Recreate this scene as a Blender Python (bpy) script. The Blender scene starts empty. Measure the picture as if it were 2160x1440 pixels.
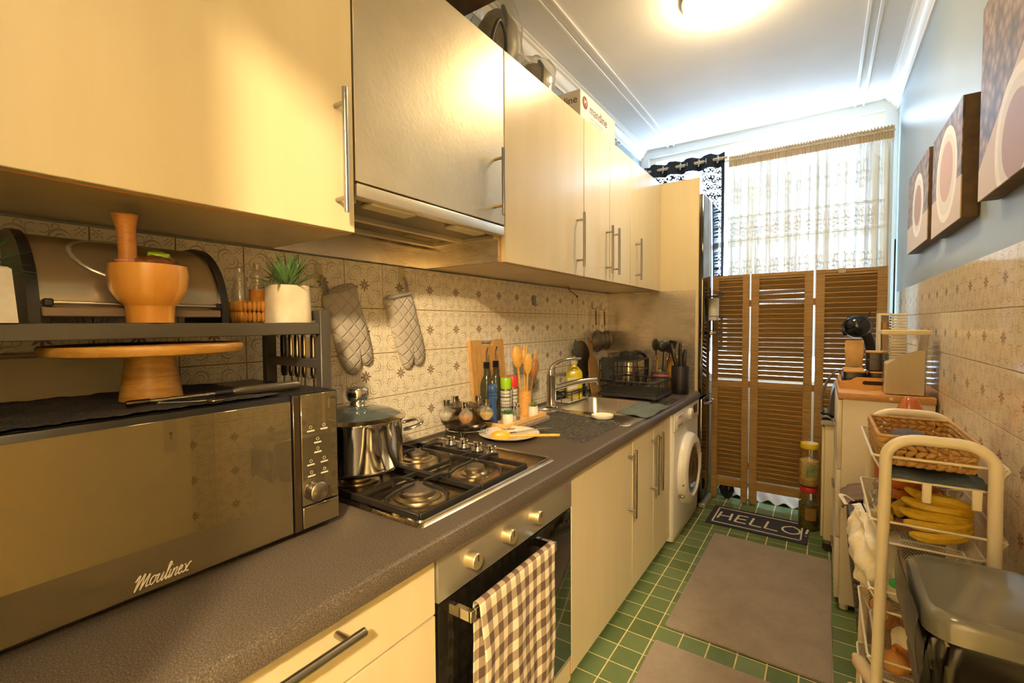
import bpy, bmesh, math, random
from mathutils import Vector, Matrix, Quaternion
random.seed(7)
sc = bpy.context.scene
COL = sc.collection
PI = math.pi
R = math.radians

# ---------------------------------------------------------------- camera, world, exposure
cd = bpy.data.cameras.new('camera'); cam = bpy.data.objects.new('camera', cd); COL.objects.link(cam)
cd.sensor_width = 36.0; cd.lens = 967.085 * 36 / 2160; cd.clip_start = 0.02
_yaw, _pit, _rol = 0.5951, 0.0380, -0.0067
_F0 = Vector((-math.sin(_yaw), math.cos(_yaw), 0)); _R0 = Vector((math.cos(_yaw), math.sin(_yaw), 0)); _U0 = Vector((0, 0, 1))
_F = _F0 * math.cos(_pit) - _U0 * math.sin(_pit); _U1 = _U0 * math.cos(_pit) + _F0 * math.sin(_pit)
_Rr = _R0 * math.cos(_rol) + _U1 * math.sin(_rol); _Uu = _U1 * math.cos(_rol) - _R0 * math.sin(_rol)
cam.matrix_world = Matrix(((_Rr.x, _Uu.x, -_F.x, 1.2376), (_Rr.y, _Uu.y, -_F.y, 0.0), (_Rr.z, _Uu.z, -_F.z, 1.1782), (0, 0, 0, 1)))
sc.camera = cam
sc.view_settings.view_transform = 'Standard'; sc.view_settings.look = 'None'
sc.view_settings.gamma = 1.0; sc.view_settings.use_curve_mapping = False
sc.view_settings.exposure = 0.85
SKY = 11.0; LAMP = 34.0; FILL_LAMP = 9.0; HALL = 860.0; HALL_FILL = 110.0
w = bpy.data.worlds.new('sky'); sc.world = w; w.use_nodes = True
bg = w.node_tree.nodes['Background']; bg.inputs[0].default_value = (0.72, 0.86, 1.0, 1); bg.inputs[1].default_value = SKY
# daylight enters by the window only: a portal tells the sampler where the opening is
pl = bpy.data.lights.new('window_portal', 'AREA'); pl.shape = 'RECTANGLE'; pl.size = 1.5; pl.size_y = 1.78
pl.cycles.is_portal = True
po = bpy.data.objects.new('window_portal', pl); COL.objects.link(po); po.location = (0.8, 3.80, 1.61); po.rotation_euler = (-PI / 2, 0, 0)
sc.cycles.max_bounces = 10; sc.cycles.diffuse_bounces = 5; sc.cycles.glossy_bounces = 5
sc.cycles.transparent_max_bounces = 16; sc.cycles.transmission_bounces = 6
sc.cycles.sample_clamp_indirect = 6.0; sc.cycles.caustics_reflective = False; sc.cycles.caustics_refractive = False

# ---------------------------------------------------------------- shader helpers
def lin(c):
    if isinstance(c, str):
        c = c.lstrip('#'); c = tuple(int(c[i:i + 2], 16) / 255 for i in (0, 2, 4))
    return tuple((x / 12.92 if x <= 0.04045 else ((x + 0.055) / 1.055) ** 2.4) for x in c[:3]) + (1.0,)

class E:                                   # a tiny expression layer over math nodes
    def __init__(s, nt, sock): s.nt = nt; s.s = sock
    def _op(s, op, *o):
        n = s.nt.nodes.new('ShaderNodeMath'); n.operation = op
        for i, a in enumerate((s,) + o):
            if isinstance(a, E): s.nt.links.new(a.s, n.inputs[i])
            else: n.inputs[i].default_value = a
        return E(s.nt, n.outputs[0])
    def _c(s, v):
        n = s.nt.nodes.new('ShaderNodeValue'); n.outputs[0].default_value = v; return E(s.nt, n.outputs[0])
    def __add__(s, o): return s._op('ADD', o)
    __radd__ = __add__
    def __sub__(s, o): return s._op('SUBTRACT', o)
    def __rsub__(s, o): return s._c(o)._op('SUBTRACT', s)
    def __mul__(s, o): return s._op('MULTIPLY', o)
    __rmul__ = __mul__
    def __truediv__(s, o): return s._op('DIVIDE', o)
    def __neg__(s): return s._op('MULTIPLY', -1.0)
    def lt(s, o): return s._op('LESS_THAN', o)
    def gt(s, o): return s._op('GREATER_THAN', o)
    def mx(s, o): return s._op('MAXIMUM', o)
    def mn(s, o): return s._op('MINIMUM', o)
    def ab(s): return s._op('ABSOLUTE')
    def sin(s): return s._op('SINE')
    def sqrt(s): return s._op('SQRT')
    def fract(s): return s._op('FRACT')
    def floor(s): return s._op('FLOOR')
    def at2(s, o): return s._op('ARCTAN2', o)
    def sat(s): return s._op('MINIMUM', 1.0)._op('MAXIMUM', 0.0)

def dist(x, y, cx, cy):
    a = x - cx; b = y - cy
    return (a * a + b * b).sqrt()

def mat(name):
    m = bpy.data.materials.new(name); m.use_nodes = True
    nt = m.node_tree; b = nt.nodes['Principled BSDF']; return m, nt, b
def node(nt, t, **k):
    n = nt.nodes.new(t)
    for a, v in k.items(): setattr(n, a, v)
    return n
def coords(nt, kind='Object', scale=None):
    tc = node(nt, 'ShaderNodeTexCoord'); out = tc.outputs[kind]
    if scale is not None:
        mp = node(nt, 'ShaderNodeMapping'); nt.links.new(out, mp.inputs[0])
        mp.inputs['Scale'].default_value = scale if isinstance(scale, tuple) else (scale,) * 3
        out = mp.outputs[0]
    return out
def xyz(nt, kind='Object'):
    s = node(nt, 'ShaderNodeSeparateXYZ'); nt.links.new(coords(nt, kind), s.inputs[0])
    return [E(nt, o) for o in s.outputs]
def noise(nt, scale, detail=3, rough=0.5, vec=None, kind='Object', dist_=0.0):
    n = node(nt, 'ShaderNodeTexNoise'); n.inputs['Scale'].default_value = scale
    n.inputs['Detail'].default_value = detail; n.inputs['Roughness'].default_value = rough; n.inputs['Distortion'].default_value = dist_
    nt.links.new(vec if vec is not None else coords(nt, kind), n.inputs['Vector']); return n.outputs['Fac']
def ramp(nt, fac, stops):
    r = node(nt, 'ShaderNodeValToRGB')
    while len(r.color_ramp.elements) < len(stops): r.color_ramp.elements.new(0.5)
    for e, (p, c) in zip(r.color_ramp.elements, stops): e.position = p; e.color = lin(c)
    nt.links.new(fac.s if isinstance(fac, E) else fac, r.inputs[0]); return r.outputs[0]
def mix(nt, fac, a, b):
    n = node(nt, 'ShaderNodeMix', data_type='RGBA')
    for i, v in ((0, fac), (6, a), (7, b)):
        if isinstance(v, E): v = v.s
        if isinstance(v, (str,)): n.inputs[i].default_value = lin(v)
        elif isinstance(v, tuple): n.inputs[i].default_value = v
        elif isinstance(v, (int, float)): n.inputs[i].default_value = v
        else: nt.links.new(v, n.inputs[i])
    return n.outputs[2]
def bump(nt, b, h, strength=0.2, distance=0.002):
    n = node(nt, 'ShaderNodeBump'); n.inputs['Strength'].default_value = strength; n.inputs['Distance'].default_value = distance
    nt.links.new(h.s if isinstance(h, E) else h, n.inputs['Height']); nt.links.new(n.outputs[0], b.inputs['Normal'])
MC = {}
def P(name, col, rough=0.5, metal=0.0, var=None, vs=8.0, bs=0.0, bscale=60.0, stretch=None, spec=0.5, coat=0.0, emit=None, estr=0.0, alpha=1.0, trans=0.0, sheen=0.0, sub=0.0):
    """plain procedural material: colour, a second colour mixed in by noise, noise relief"""
    if name in MC: return MC[name]
    m, nt, b = mat(name); MC[name] = m
    b.inputs['Base Color'].default_value = lin(col); b.inputs['Roughness'].default_value = rough; b.inputs['Metallic'].default_value = metal
    b.inputs['Specular IOR Level'].default_value = spec; b.inputs['Coat Weight'].default_value = coat; b.inputs['Coat Roughness'].default_value = 0.1
    b.inputs['Sheen Weight'].default_value = sheen
    if var:
        v = coords(nt, 'Object', stretch) if stretch else None
        f = noise(nt, vs, 4, 0.6, v)
        nt.links.new(ramp(nt, f, [(0.3, col), (0.7, var)]), b.inputs['Base Color'])
    if bs:
        v = coords(nt, 'Object', stretch) if stretch else None
        bump(nt, b, noise(nt, bscale, 3, 0.6, v), bs)
    if emit: b.inputs['Emission Color'].default_value = lin(emit); b.inputs['Emission Strength'].default_value = estr
    b.inputs['Transmission Weight'].default_value = trans; b.inputs['Alpha'].default_value = alpha
    return m
def thinglass(name, tint='ffffff', refl=0.12, rough=0.03, body=0.0, bodycol='ffffff'):
    """clear pane or jar: see-through with a fresnel sheen"""
    if name in MC: return MC[name]
    m, nt, b = mat(name); MC[name] = m
    out = nt.nodes['Material Output']; nt.nodes.remove(b)
    t = node(nt, 'ShaderNodeBsdfTransparent'); t.inputs[0].default_value = lin(tint)
    g = node(nt, 'ShaderNodeBsdfGlossy'); g.inputs['Roughness'].default_value = rough
    fr = node(nt, 'ShaderNodeLayerWeight'); fr.inputs[0].default_value = 0.5; fc = E(nt, fr.outputs['Facing']); f2 = fc * fc
    k = (f2 * f2 * fc * 0.8 + 0.035 + refl * 0.2).sat()
    mx_ = node(nt, 'ShaderNodeMixShader'); nt.links.new(k.s, mx_.inputs[0]); nt.links.new(t.outputs[0], mx_.inputs[1]); nt.links.new(g.outputs[0], mx_.inputs[2])
    res = mx_
    if body:
        d = node(nt, 'ShaderNodeBsdfDiffuse'); d.inputs[0].default_value = lin(bodycol)
        m2 = node(nt, 'ShaderNodeMixShader'); m2.inputs[0].default_value = body
        nt.links.new(res.outputs[0], m2.inputs[1]); nt.links.new(d.outputs[0], m2.inputs[2]); res = m2
    nt.links.new(res.outputs[0], out.inputs[0]); return m
def woodmat(name, a, b_, rough=0.45, scale=(2, 2, 14), axis=None, dark=None, coat=0.0):
    if name in MC: return MC[name]
    m, nt, b = mat(name); MC[name] = m
    v = coords(nt, 'Object', scale)
    f = noise(nt, 6, 5, 0.6, v, dist_=0.6)
    c = ramp(nt, f, [(0.32, a), (0.5, b_), (0.68, a)] if not dark else [(0.28, dark), (0.42, a), (0.62, b_), (0.8, a)])
    nt.links.new(c, b.inputs['Base Color']); b.inputs['Roughness'].default_value = rough; b.inputs['Coat Weight'].default_value = coat
    bump(nt, b, f, 0.08, 0.001); return m

# ---------------------------------------------------------------- mesh helpers
def new(): return bmesh.new()
def box(bm, x0, x1, y0, y1, z0, z1, bev=0.0, seg=2, rot=None):
    t = bmesh.new()
    v = [t.verts.new((x, y, z)) for x in (x0, x1) for y in (y0, y1) for z in (z0, z1)]
    for f in ((0, 1, 3, 2), (4, 6, 7, 5), (0, 4, 5, 1), (2, 3, 7, 6), (0, 2, 6, 4), (1, 5, 7, 3)): t.faces.new([v[i] for i in f])
    if bev: bmesh.ops.bevel(t, geom=t.edges[:], offset=bev, segments=seg, profile=0.5, affect='EDGES')
    if rot is not None:
        c = Vector(((x0 + x1) / 2, (y0 + y1) / 2, (z0 + z1) / 2))
        bmesh.ops.transform(t, matrix=Matrix.Translation(c) @ rot @ Matrix.Translation(-c), verts=t.verts)
    merge(bm, t); return bm
def merge(bm, t, M=None):
    if M is not None: bmesh.ops.transform(t, matrix=M, verts=t.verts)
    vm = {v: bm.verts.new(v.co) for v in t.verts}
    for f in t.faces:
        try: bm.faces.new([vm[v] for v in f.verts])
        except ValueError: pass
    t.free(); return bm
def lathe(bm, prof, c=(0, 0, 0), seg=28, M=None, caps=True, sx=1.0, sy=1.0):
    t = bmesh.new(); rings = []
    for r, z in prof:
        if r < 1e-5: rings.append([t.verts.new((0, 0, z))])
        else: rings.append([t.verts.new((r * sx * math.cos(2 * PI * i / seg), r * sy * math.sin(2 * PI * i / seg), z)) for i in range(seg)])
    for a, b in zip(rings, rings[1:]):
        for i in range(seg):
            j = (i + 1) % seg
            q = [a[i % len(a)], a[j % len(a)], b[j % len(b)], b[i % len(b)]]
            u = []
            for v in q:
                if v not in u: u.append(v)
            if len(u) > 2: t.faces.new(u)
    if caps:
        if len(rings[0]) > 2: t.faces.new(rings[0][::-1])
        if len(rings[-1]) > 2: t.faces.new(rings[-1])
    MM = Matrix.Translation(Vector(c))
    if M is not None: MM = MM @ M
    merge(bm, t, MM); return bm
def cyl(bm, p0, p1, r, seg=16, r2=None):
    p0 = Vector(p0); p1 = Vector(p1); d = p1 - p0
    M = d.to_track_quat('Z', 'Y').to_matrix().to_4x4()
    return lathe(bm, [(r, 0), (r2 if r2 is not None else r, d.length)], p0, seg, M)
def smoothpts(pts, n=6, closed=False):
    P_ = [Vector(p) for p in pts]; out = []; N = len(P_)
    rng = range(N if closed else N - 1)
    for i in rng:
        a = P_[(i - 1) % N] if (closed or i > 0) else P_[i]
        b = P_[i]; c = P_[(i + 1) % N]; d = P_[(i + 2) % N] if (closed or i + 2 < N) else c
        for k in range(n):
            t = k / n
            out.append(0.5 * ((2 * b) + (c - a) * t + (2 * a - 5 * b + 4 * c - d) * t * t + (3 * b - a - 3 * c + d) * t ** 3))
    if not closed: out.append(P_[-1])
    return out
def tube(bm, pts, r, seg=8, closed=False, flat=1.0):
    P_ = [Vector(p) for p in pts]; N = len(P_); t = bmesh.new(); rings = []
    up = None
    for i in range(N):
        if closed: d = P_[(i + 1) % N] - P_[i - 1]
        else: d = P_[min(i + 1, N - 1)] - P_[max(i - 1, 0)]
        d.normalize()
        if up is None:
            up = Vector((0, 0, 1)) if abs(d.z) < 0.9 else Vector((1, 0, 0))
        s = d.cross(up); s.normalize(); up = s.cross(d); up.normalize()
        rr = r[i] if isinstance(r, (list, tuple)) else r
        rings.append([t.verts.new(P_[i] + (s * math.cos(2 * PI * k / seg) + up * math.sin(2 * PI * k / seg) * flat) * rr) for k in range(seg)])
    for i in range(N if closed else N - 1):
        a = rings[i]; b = rings[(i + 1) % N]
        for k in range(seg): t.faces.new([a[k], a[(k + 1) % seg], b[(k + 1) % seg], b[k]])
    if not closed: t.faces.new(rings[0][::-1]); t.faces.new(rings[-1])
    merge(bm, t); return bm
def sph(bm, c, r, seg=20, rings=12, s=(1, 1, 1), M=None):
    t = bmesh.new(); bmesh.ops.create_uvsphere(t, u_segments=seg, v_segments=rings, radius=r)
    MM = Matrix.Translation(Vector(c)) @ (M if M is not None else Matrix.Identity(4)) @ Matrix.Diagonal((*s, 1))
    merge(bm, t, MM); return bm
def grid(bm, fn, nu, nv, thick=0.0):
    """surface fn(u,v)->(x,y,z), u,v in 0..1, given a real thickness along its normal"""
    t = bmesh.new()
    V = [[t.verts.new(fn(i / nu, j / nv)) for j in range(nv + 1)] for i in range(nu + 1)]
    for i in range(nu):
        for j in range(nv): t.faces.new([V[i][j], V[i + 1][j], V[i + 1][j + 1], V[i][j + 1]])
    if thick:
        t.normal_update(); g = bmesh.ops.solidify(t, geom=t.faces[:], thickness=thick)
    merge(bm, t); return bm
def prism(bm, poly, h, M=None, bev=0.0):
    """2D outline (x,y) extruded along z by h"""
    t = bmesh.new(); a = [t.verts.new((x, y, 0)) for x, y in poly]; f = t.faces.new(a)
    r = bmesh.ops.extrude_face_region(t, geom=[f]); vs = [e for e in r['geom'] if isinstance(e, bmesh.types.BMVert)]
    bmesh.ops.translate(t, vec=(0, 0, h), verts=vs); bmesh.ops.recalc_face_normals(t, faces=t.faces[:])
    if bev: bmesh.ops.bevel(t, geom=[e for e in t.edges], offset=bev, segments=2, affect='EDGES')
    merge(bm, t, M); return bm
def rrect(x0, x1, y0, y1, r, n=5):
    o = []
    for cx, cy, a in ((x1 - r, y1 - r, 0), (x0 + r, y1 - r, 90), (x0 + r, y0 + r, 180), (x1 - r, y0 + r, 270)):
        for k in range(n + 1):
            t = R(a + 90 * k / n); o.append((cx + r * math.cos(t), cy + r * math.sin(t)))
    return o
def jitter(bm, amp, scale=20, seed=0):
    from mathutils import noise as mn
    bm.normal_update()
    for v in bm.verts:
        p = v.co * scale + Vector((seed, seed * 2.3, seed * .7))
        v.co += v.normal * amp * mn.noise(p)
def obj(name, bm, m, parent=None, smooth=True, ang=40, loc=None, rot=None):
    bmesh.ops.recalc_face_normals(bm, faces=bm.faces[:]) if len(bm.faces) < 200000 else None
    me = bpy.data.meshes.new(name); bm.to_mesh(me); bm.free()
    if smooth and len(me.polygons):
        me.polygons.foreach_set('use_smooth', [True] * len(me.polygons)); me.set_sharp_from_angle(angle=R(ang))
    if m is not None: me.materials.append(m)
    o = bpy.data.objects.new(name, me); COL.objects.link(o)
    if parent is not None: o.parent = parent
    if loc is not None: o.location = loc
    if rot is not None: o.rotation_euler = rot
    return o
def tag(o, label, cat, group=None):
    o['label'] = label; o['category'] = cat
    if group: o['group'] = group
    return o
def T(name, label, cat, loc=(0, 0, 0), rz=0.0, group=None):
    o = bpy.data.objects.new(name, None); COL.objects.link(o); o.empty_display_size = 0.05
    o.location = loc; o.rotation_euler = (0, 0, rz); return tag(o, label, cat, group)
def S(name, bm, m, label, cat, group=None, **k): return tag(obj(name, bm, m, **k), label, cat, group)
def struct(name, bm, m, **k):
    o = obj(name, bm, m, **k); o['kind'] = 'structure'; return o
def dup(root, loc, rz=None, label=None):
    r = root.copy(); COL.objects.link(r); r.location = loc
    if rz is not None: r.rotation_euler = (0, 0, rz)
    if label: r['label'] = label
    for ch in list(root.children):
        c = ch.copy(); COL.objects.link(c); c.parent = r
        for g in list(ch.children):
            d = g.copy(); COL.objects.link(d); d.parent = c
    return r
def text(name, s, size, m, parent, M, depth=0.0006, shear=0.0, align='CENTER', space=1.0):
    cu = bpy.data.curves.new(name, 'FONT'); cu.body = s; cu.size = size; cu.extrude = depth / 2; cu.shear = shear
    cu.align_x = align; cu.align_y = 'CENTER'; cu.space_character = space; cu.resolution_u = 3
    t = bpy.data.objects.new(name + '_curve', cu); COL.objects.link(t)
    dg = bpy.context.evaluated_depsgraph_get(); me = bpy.data.meshes.new_from_object(t.evaluated_get(dg))
    bpy.data.objects.remove(t); bpy.data.curves.remove(cu)
    me.materials.clear(); me.materials.append(m); me.transform(M)
    o = bpy.data.objects.new(name, me); COL.objects.link(o)
    if parent is not None: o.parent = parent
    return o
def frame(o, right, up):
    """matrix placing local x along right, y along up at o"""
    r = Vector(right).normalized(); u = Vector(up).normalized(); n = r.cross(u)
    return Matrix(((r.x, u.x, n.x, o[0]), (r.y, u.y, n.y, o[1]), (r.z, u.z, n.z, o[2]), (0, 0, 0, 1)))
# ---------------------------------------------------------------- shared materials
def counter_mat():
    m, nt, b = mat('speckled_laminate')
    f = noise(nt, 420, 2, 0.7); g = noise(nt, 5, 3)
    c = ramp(nt, f, [(0.36, '2b2521'), (0.52, '4d453d'), (0.66, '6f655a'), (0.8, 'a2968a')])
    nt.links.new(mix(nt, (E(nt, g) * 0.25), c, '6b6055'), b.inputs['Base Color'])
    b.inputs['Roughness'].default_value = 0.33; bump(nt, b, f, 0.06, 0.0005); return m
def tile_mat(name, base, ink, flower, rough):
    m, nt, b = mat(name)
    x, y, z = xyz(nt)
    u = y * (1 / 0.15); v = z * (1 / 0.15)
    a = u.ab(); c = v.ab(); M_ = a.mx(c); N_ = a.mn(c)
    # eight petals in the middle
    d = (M_ + N_) * 0.7071; e = (M_ - N_) * 0.7071
    pa = N_.lt((M_ * (PI / 0.155)).sin() * 0.022) * M_.lt(0.15) * M_.gt(0.025)
    pd = e.lt((d * (PI / 0.14)).sin() * 0.019) * d.lt(0.135) * d.gt(0.022)
    fl = pa.mx(pd)
    fl = fl.mx(dist(M_, N_, 0.0, 0.0).lt(0.014))
    # crescents and hairline curls, mirrored about both axes and the diagonal
    def cres(cx, cy, r, ox, oy, r2): return dist(M_, N_, cx, cy).lt(r) * dist(M_, N_, cx + ox, cy + oy).gt(r2)
    def ring(cx, cy, r, w, cond=None):
        k = (dist(M_, N_, cx, cy) - r).ab().lt(w)
        return k * cond if cond is not None else k
    s = cres(0.305, 0.205, 0.115, -0.016, 0.010, 0.104)
    s = s.mx(cres(0.30, 0.215, 0.058, -0.010, 0.008, 0.051))
    s = s.mx(ring(0.205, 0.265, 0.045, 0.006, M_.gt(N_ + 0.0)))
    s = s.mx(ring(0.40, 0.055, 0.055, 0.006, N_.gt(0.02)))
    s = s.mx(ring(0.225, 0.055, 0.042, 0.006, N_.gt(0.03)))
    s = s.mx(ring(0.44, 0.17, 0.035, 0.006, M_.gt(0.42)))
    # corner sprig
    s = s.mx(e.lt(0.007) * d.gt(0.50) * d.lt(0.665))
    s = s.mx(dist(M_, N_, 0.455, 0.40).lt(0.015)).mx(dist(M_, N_, 0.425, 0.365).lt(0.012))
    wob = noise(nt, 30, 2)
    c1 = mix(nt, s * 0.62, base, ink); c2 = mix(nt, fl * 0.85, c1, flower)
    c3 = mix(nt, (E(nt, wob) - 0.35) * 0.22, c2, '9a7f55')
    nt.links.new(c3, b.inputs['Base Color']); b.inputs['Roughness'].default_value = rough
    b.inputs['Specular IOR Level'].default_value = 0.5
    bump(nt, b, noise(nt, 14, 2), 0.12, 0.002)
    return m
def brushed(name, col, rough, sc_, bs=0.05, metal=1.0):
    m, nt, b = mat(name); b.inputs['Base Color'].default_value = lin(col); b.inputs['Metallic'].default_value = metal
    f = noise(nt, 30, 3, 0.6, coords(nt, 'Object', sc_)); g = noise(nt, 4, 3)
    k = (E(nt, f) - 0.5) * 0.16 + (E(nt, g) - 0.5) * 0.22 + rough
    nt.links.new(k.s, b.inputs['Roughness']); bump(nt, b, f, bs, 0.0006); return m
def floor_tile_mat():
    m, nt, b = mat('green_glazed_tile')
    oi = node(nt, 'ShaderNodeObjectInfo')
    c = ramp(nt, oi.outputs['Random'], [(0.0, '55683f'), (0.5, '5f7248'), (1.0, '697c55')])
    f = noise(nt, 25, 3)
    nt.links.new(mix(nt, (E(nt, f) - 0.3) * 0.35, c, '7a8a60'), b.inputs['Base Color'])
    b.inputs['Roughness'].default_value = 0.22; bump(nt, b, f, 0.05); return m
def paint_mat(name, col, rough, bs, bscale):
    m, nt, b = mat(name)
    f = noise(nt, 2.5, 4); nt.links.new(ramp(nt, f, [(0.2, col), (0.8, tuple(min(1, x * 1.06) for x in [int(col[i:i + 2], 16) / 255 for i in (0, 2, 4)]))]), b.inputs['Base Color'])
    b.inputs['Roughness'].default_value = rough; bump(nt, b, noise(nt, bscale, 4, 0.7), bs, 0.003); return m
M_counter = counter_mat()
M_tileL = tile_mat('cream_scroll_tile', 'f3ead6', 'a08765', '7a5a41', 0.16)
M_groutL = P('ochre_grout', 'b08a4c', 0.9, var='8f6d38', vs=20)
M_groutR = P('cream_grout', 'd6c39a', 0.85)
M_steelB = brushed('brushed_steel_sheet', 'e2d8c6', 0.27, (1, 1, 60), 0.025, 0.85)
M_steelBy = brushed('brushed_steel_trim', 'd6cfc0', 0.36, (60, 1, 60), 0.03, 0.8)
M_chrome = P('polished_steel', 'd8d4cc', 0.10, 1.0)
M_satin = P('satin_steel_handle', 'a9a49b', 0.28, 1.0, bs=0.03, bscale=200)
M_cream = P('cream_satin_laminate', 'dfd0ac', 0.27, var='d9c9a3', vs=3, bs=0.05, bscale=20, stretch=(4, 4, 0.3))
M_creamd = P('cream_matt_carcass', 'cbb98f', 0.5)
M_under = P('cabinet_underside_gloss', 'd9c39a', 0.16, var='cdb68b', vs=5)
M_edge = P('orange_edge_band', 'c98534', 0.5)
M_black = P('black_plastic', '17161a', 0.32, bs=0.02)
M_blackm = P('black_matt_metal', '2a2826', 0.5, bs=0.04, bscale=200)
M_white = P('white_enamel', 'ece8e0', 0.28)
M_greenT = floor_tile_mat()
M_ceil = paint_mat('ceiling_paint', 'dcd9d2', 0.75, 0.10, 18)
M_trim = P('white_gloss_trim', 'e6e2d8', 0.4)
M_wallp = paint_mat('pale_grey_blue_paint', '929ea4', 0.38, 0.10, 30)
M_floorg = P('yellowed_grout', 'dccf9c', 0.9, var='c4b57e', vs=30)

# ---------------------------------------------------------------- room shell
ZC = 2.56; XR = 1.60; YB = 3.72; YF = -0.12
floor = struct('floor', box(new(), -0.3, 3.0, -2.6, 4.2, -0.06, -0.0012), M_floorg)
fs = 0.0928; fx0 = 0.6341 - fs * 7; fy0 = 1.388 - fs * 16
tb = box(new(), 0.0024, fs - 0.0024, 0.0024, fs - 0.0024, -0.004, 0.0, 0.0006, 1)
t0 = obj('tile', tb, M_greenT, floor); tm = t0.data; bpy.data.objects.remove(t0)
rest = new()
for i in range(18):
    for j in range(43):
        x = fx0 + i * fs; y = fy0 + j * fs
        if x + fs > XR or y > YB - 0.1: continue
        if 6 <= i and 14 <= j <= 37:
            o = bpy.data.objects.new('tile', tm); COL.objects.link(o); o.parent = floor; o.location = (x, y, 0)
        else: box(rest, x + 0.0018, x + fs - 0.0018, y + 0.0018, y + fs - 0.0018, -0.004, 0.0)
ro = obj('tile_field', rest, M_greenT, floor); ro['kind'] = 'stuff'

wl = struct('wall_left', box(new(), -0.14, -0.006, YF - 0.12, YB + 0.1, 0, ZC), M_wallp)
bmg = box(new(), -0.006, -0.003, YF, 3.02, 0.70, 1.3827); obj('grout_bed', bmg, M_groutL, wl)
TM = {}
def tile_piece(name, m, parent, x, y0, z0, uy0, uy1, uz0, uz1, pitch_y, pitch_z, face, gap=0.0016):
    """one wall tile; its mesh is centred on the full tile so the printed pattern stays registered when it is cut"""
    key = (name, m.name, round(uy0, 3), round(uy1, 3), round(uz0, 3), round(uz1, 3), face)
    if key not in TM:
        sy = 0.15 / pitch_y; sz = 0.15 / pitch_z
        b_ = box(new(), -0.0005 * 0, 0.004 * face, (uy0 - 0.5) * 0.15 + gap * sy, (uy1 - 0.5) * 0.15 - gap * sy, (uz0 - 0.5) * 0.15 + gap * sz, (uz1 - 0.5) * 0.15 - gap * sz)
        o = obj(name, b_, m, parent); TM[key] = o.data; bpy.data.objects.remove(o)
    o = bpy.data.objects.new(name, TM[key]); COL.objects.link(o); o.parent = parent
    o.location = (x, y0 + pitch_y / 2, z0 + pitch_z / 2); o.scale = (1, pitch_y / 0.15, pitch_z / 0.15)
for j in range(-7, 15):
    y0 = 0.8973 + 0.15 * j; u1 = min(1.0, (3.02 - y0) / 0.15)
    for k in range(5):
        z0 = 1.2327 - 0.15 * k; v0 = 0.0 if z0 > 0.74 else (0.742 - z0) / 0.15
        if v0 >= 0.97 or u1 <= 0.03: continue
        tile_piece('wall_tile', M_tileL, wl, -0.0035, y0, z0, 0, u1, v0, 1, 0.15, 0.15, 1)
wr = struct('wall_right', box(new(), XR + 0.006, XR + 0.14, YF - 0.12, YB + 0.1, 0, ZC), M_wallp)
obj('grout_bed', box(new(), XR + 0.002, XR + 0.006, YF, 3.55, 0.0, 1.354), M_groutR, wr)
M_tileR = tile_mat('cream_scroll_tile_glossy', 'e9dcc2', 'a78f70', '8a694f', 0.10)
restb = 0
for j in range(24):
    y0 = 3.55 - 0.158 * (j + 1)
    for k in range(10):
        z0 = 1.354 - 0.1445 * (k + 1)
        if z0 < -0.05 or y0 < 0.25: continue
        v0 = 0.0 if z0 >= 0 else -z0 / 0.1445
        tile_piece('wall_tile', M_tileR, wr, XR + 0.0025, y0, z0, 0, 1, v0, 1, 0.158, 0.1445, -1)
# far wall with the window opening
b_ = new(); wx0, wx1, wz0, wz1 = 0.06, 1.54, 0.72, 2.50
for a in ((-0.14, wx0, 0, ZC), (wx1, XR + 0.14, 0, ZC), (wx0, wx1, 0, wz0), (wx0, wx1, wz1, ZC)): box(b_, a[0], a[1], YB, YB + 0.12, a[2], a[3])
struct('wall_back', b_, P('white_wall_paint', 'dfe3e4', 0.6))
M_pane = thinglass('window_glass', 'eef6ff', 0.05)
b_ = new()
for a in ((wx0, wx0 + .05, wz0, wz1), (wx1 - .05, wx1, wz0, wz1), (wx0 + .05, wx1 - .05, wz0, wz0 + .05), (wx0 + .05, wx1 - .05, wz1 - .03, wz1), (0.77, 0.83, wz0 + .05, wz1 - .03), (wx0 + .05, .77, 1.74, 1.78), (.83, wx1 - .05, 1.74, 1.78)): box(b_, a[0], a[1], YB + .03, YB + .075, a[2], a[3])
win = struct('window_1', b_, M_trim)
for x0, x1 in ((wx0 + .05, .77), (.83, wx1 - .05)):
    for z0, z1 in ((wz0 + .05, 1.74), (1.78, wz1 - .03)): obj('pane', box(new(), x0, x1, YB + .05, YB + .054, z0, z1), M_pane, win)
# near wall with the doorway the camera stands in, and the hall behind it
dx0, dz1 = 0.88, 1.94
b_ = new(); box(b_, -0.14, dx0, YF - 0.1, YF, 0, ZC); box(b_, dx0, XR + .14, YF - 0.1, YF, dz1, ZC); struct('wall_front', b_, M_wallp)
b_ = new(); box(b_, 0.3, 0.4, -2.4, YF - .1, 0, ZC); struct('wall_hall_left', b_, P('hall_paint', 'd9cdb4', 0.7))
struct('wall_hall_right', box(new(), 2.7, 2.8, -2.4, YF - .1, 0, ZC), MC['hall_paint'])
struct('wall_hall_end', box(new(), 0.3, 2.8, -2.5, -2.4, 0, ZC), MC['hall_paint'])
struct('wall_hall_side', box(new(), XR + .14, 2.8, YF - .1, YF, 0, ZC), MC['hall_paint'])
struct('ceiling', box(new(), -0.14, 2.8, -2.5, YB + 0.12, ZC, ZC + 0.1), M_ceil)
n = 1
def trim(bm):
    global n
    struct('trim_%d' % n, bm, M_trim); n += 1
for x in (0.215, 0.262, 1.388, 1.432): trim(box(new(), x - .008, x + .008, YF, YB, ZC - .010, ZC, 0.003, 1))
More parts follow.
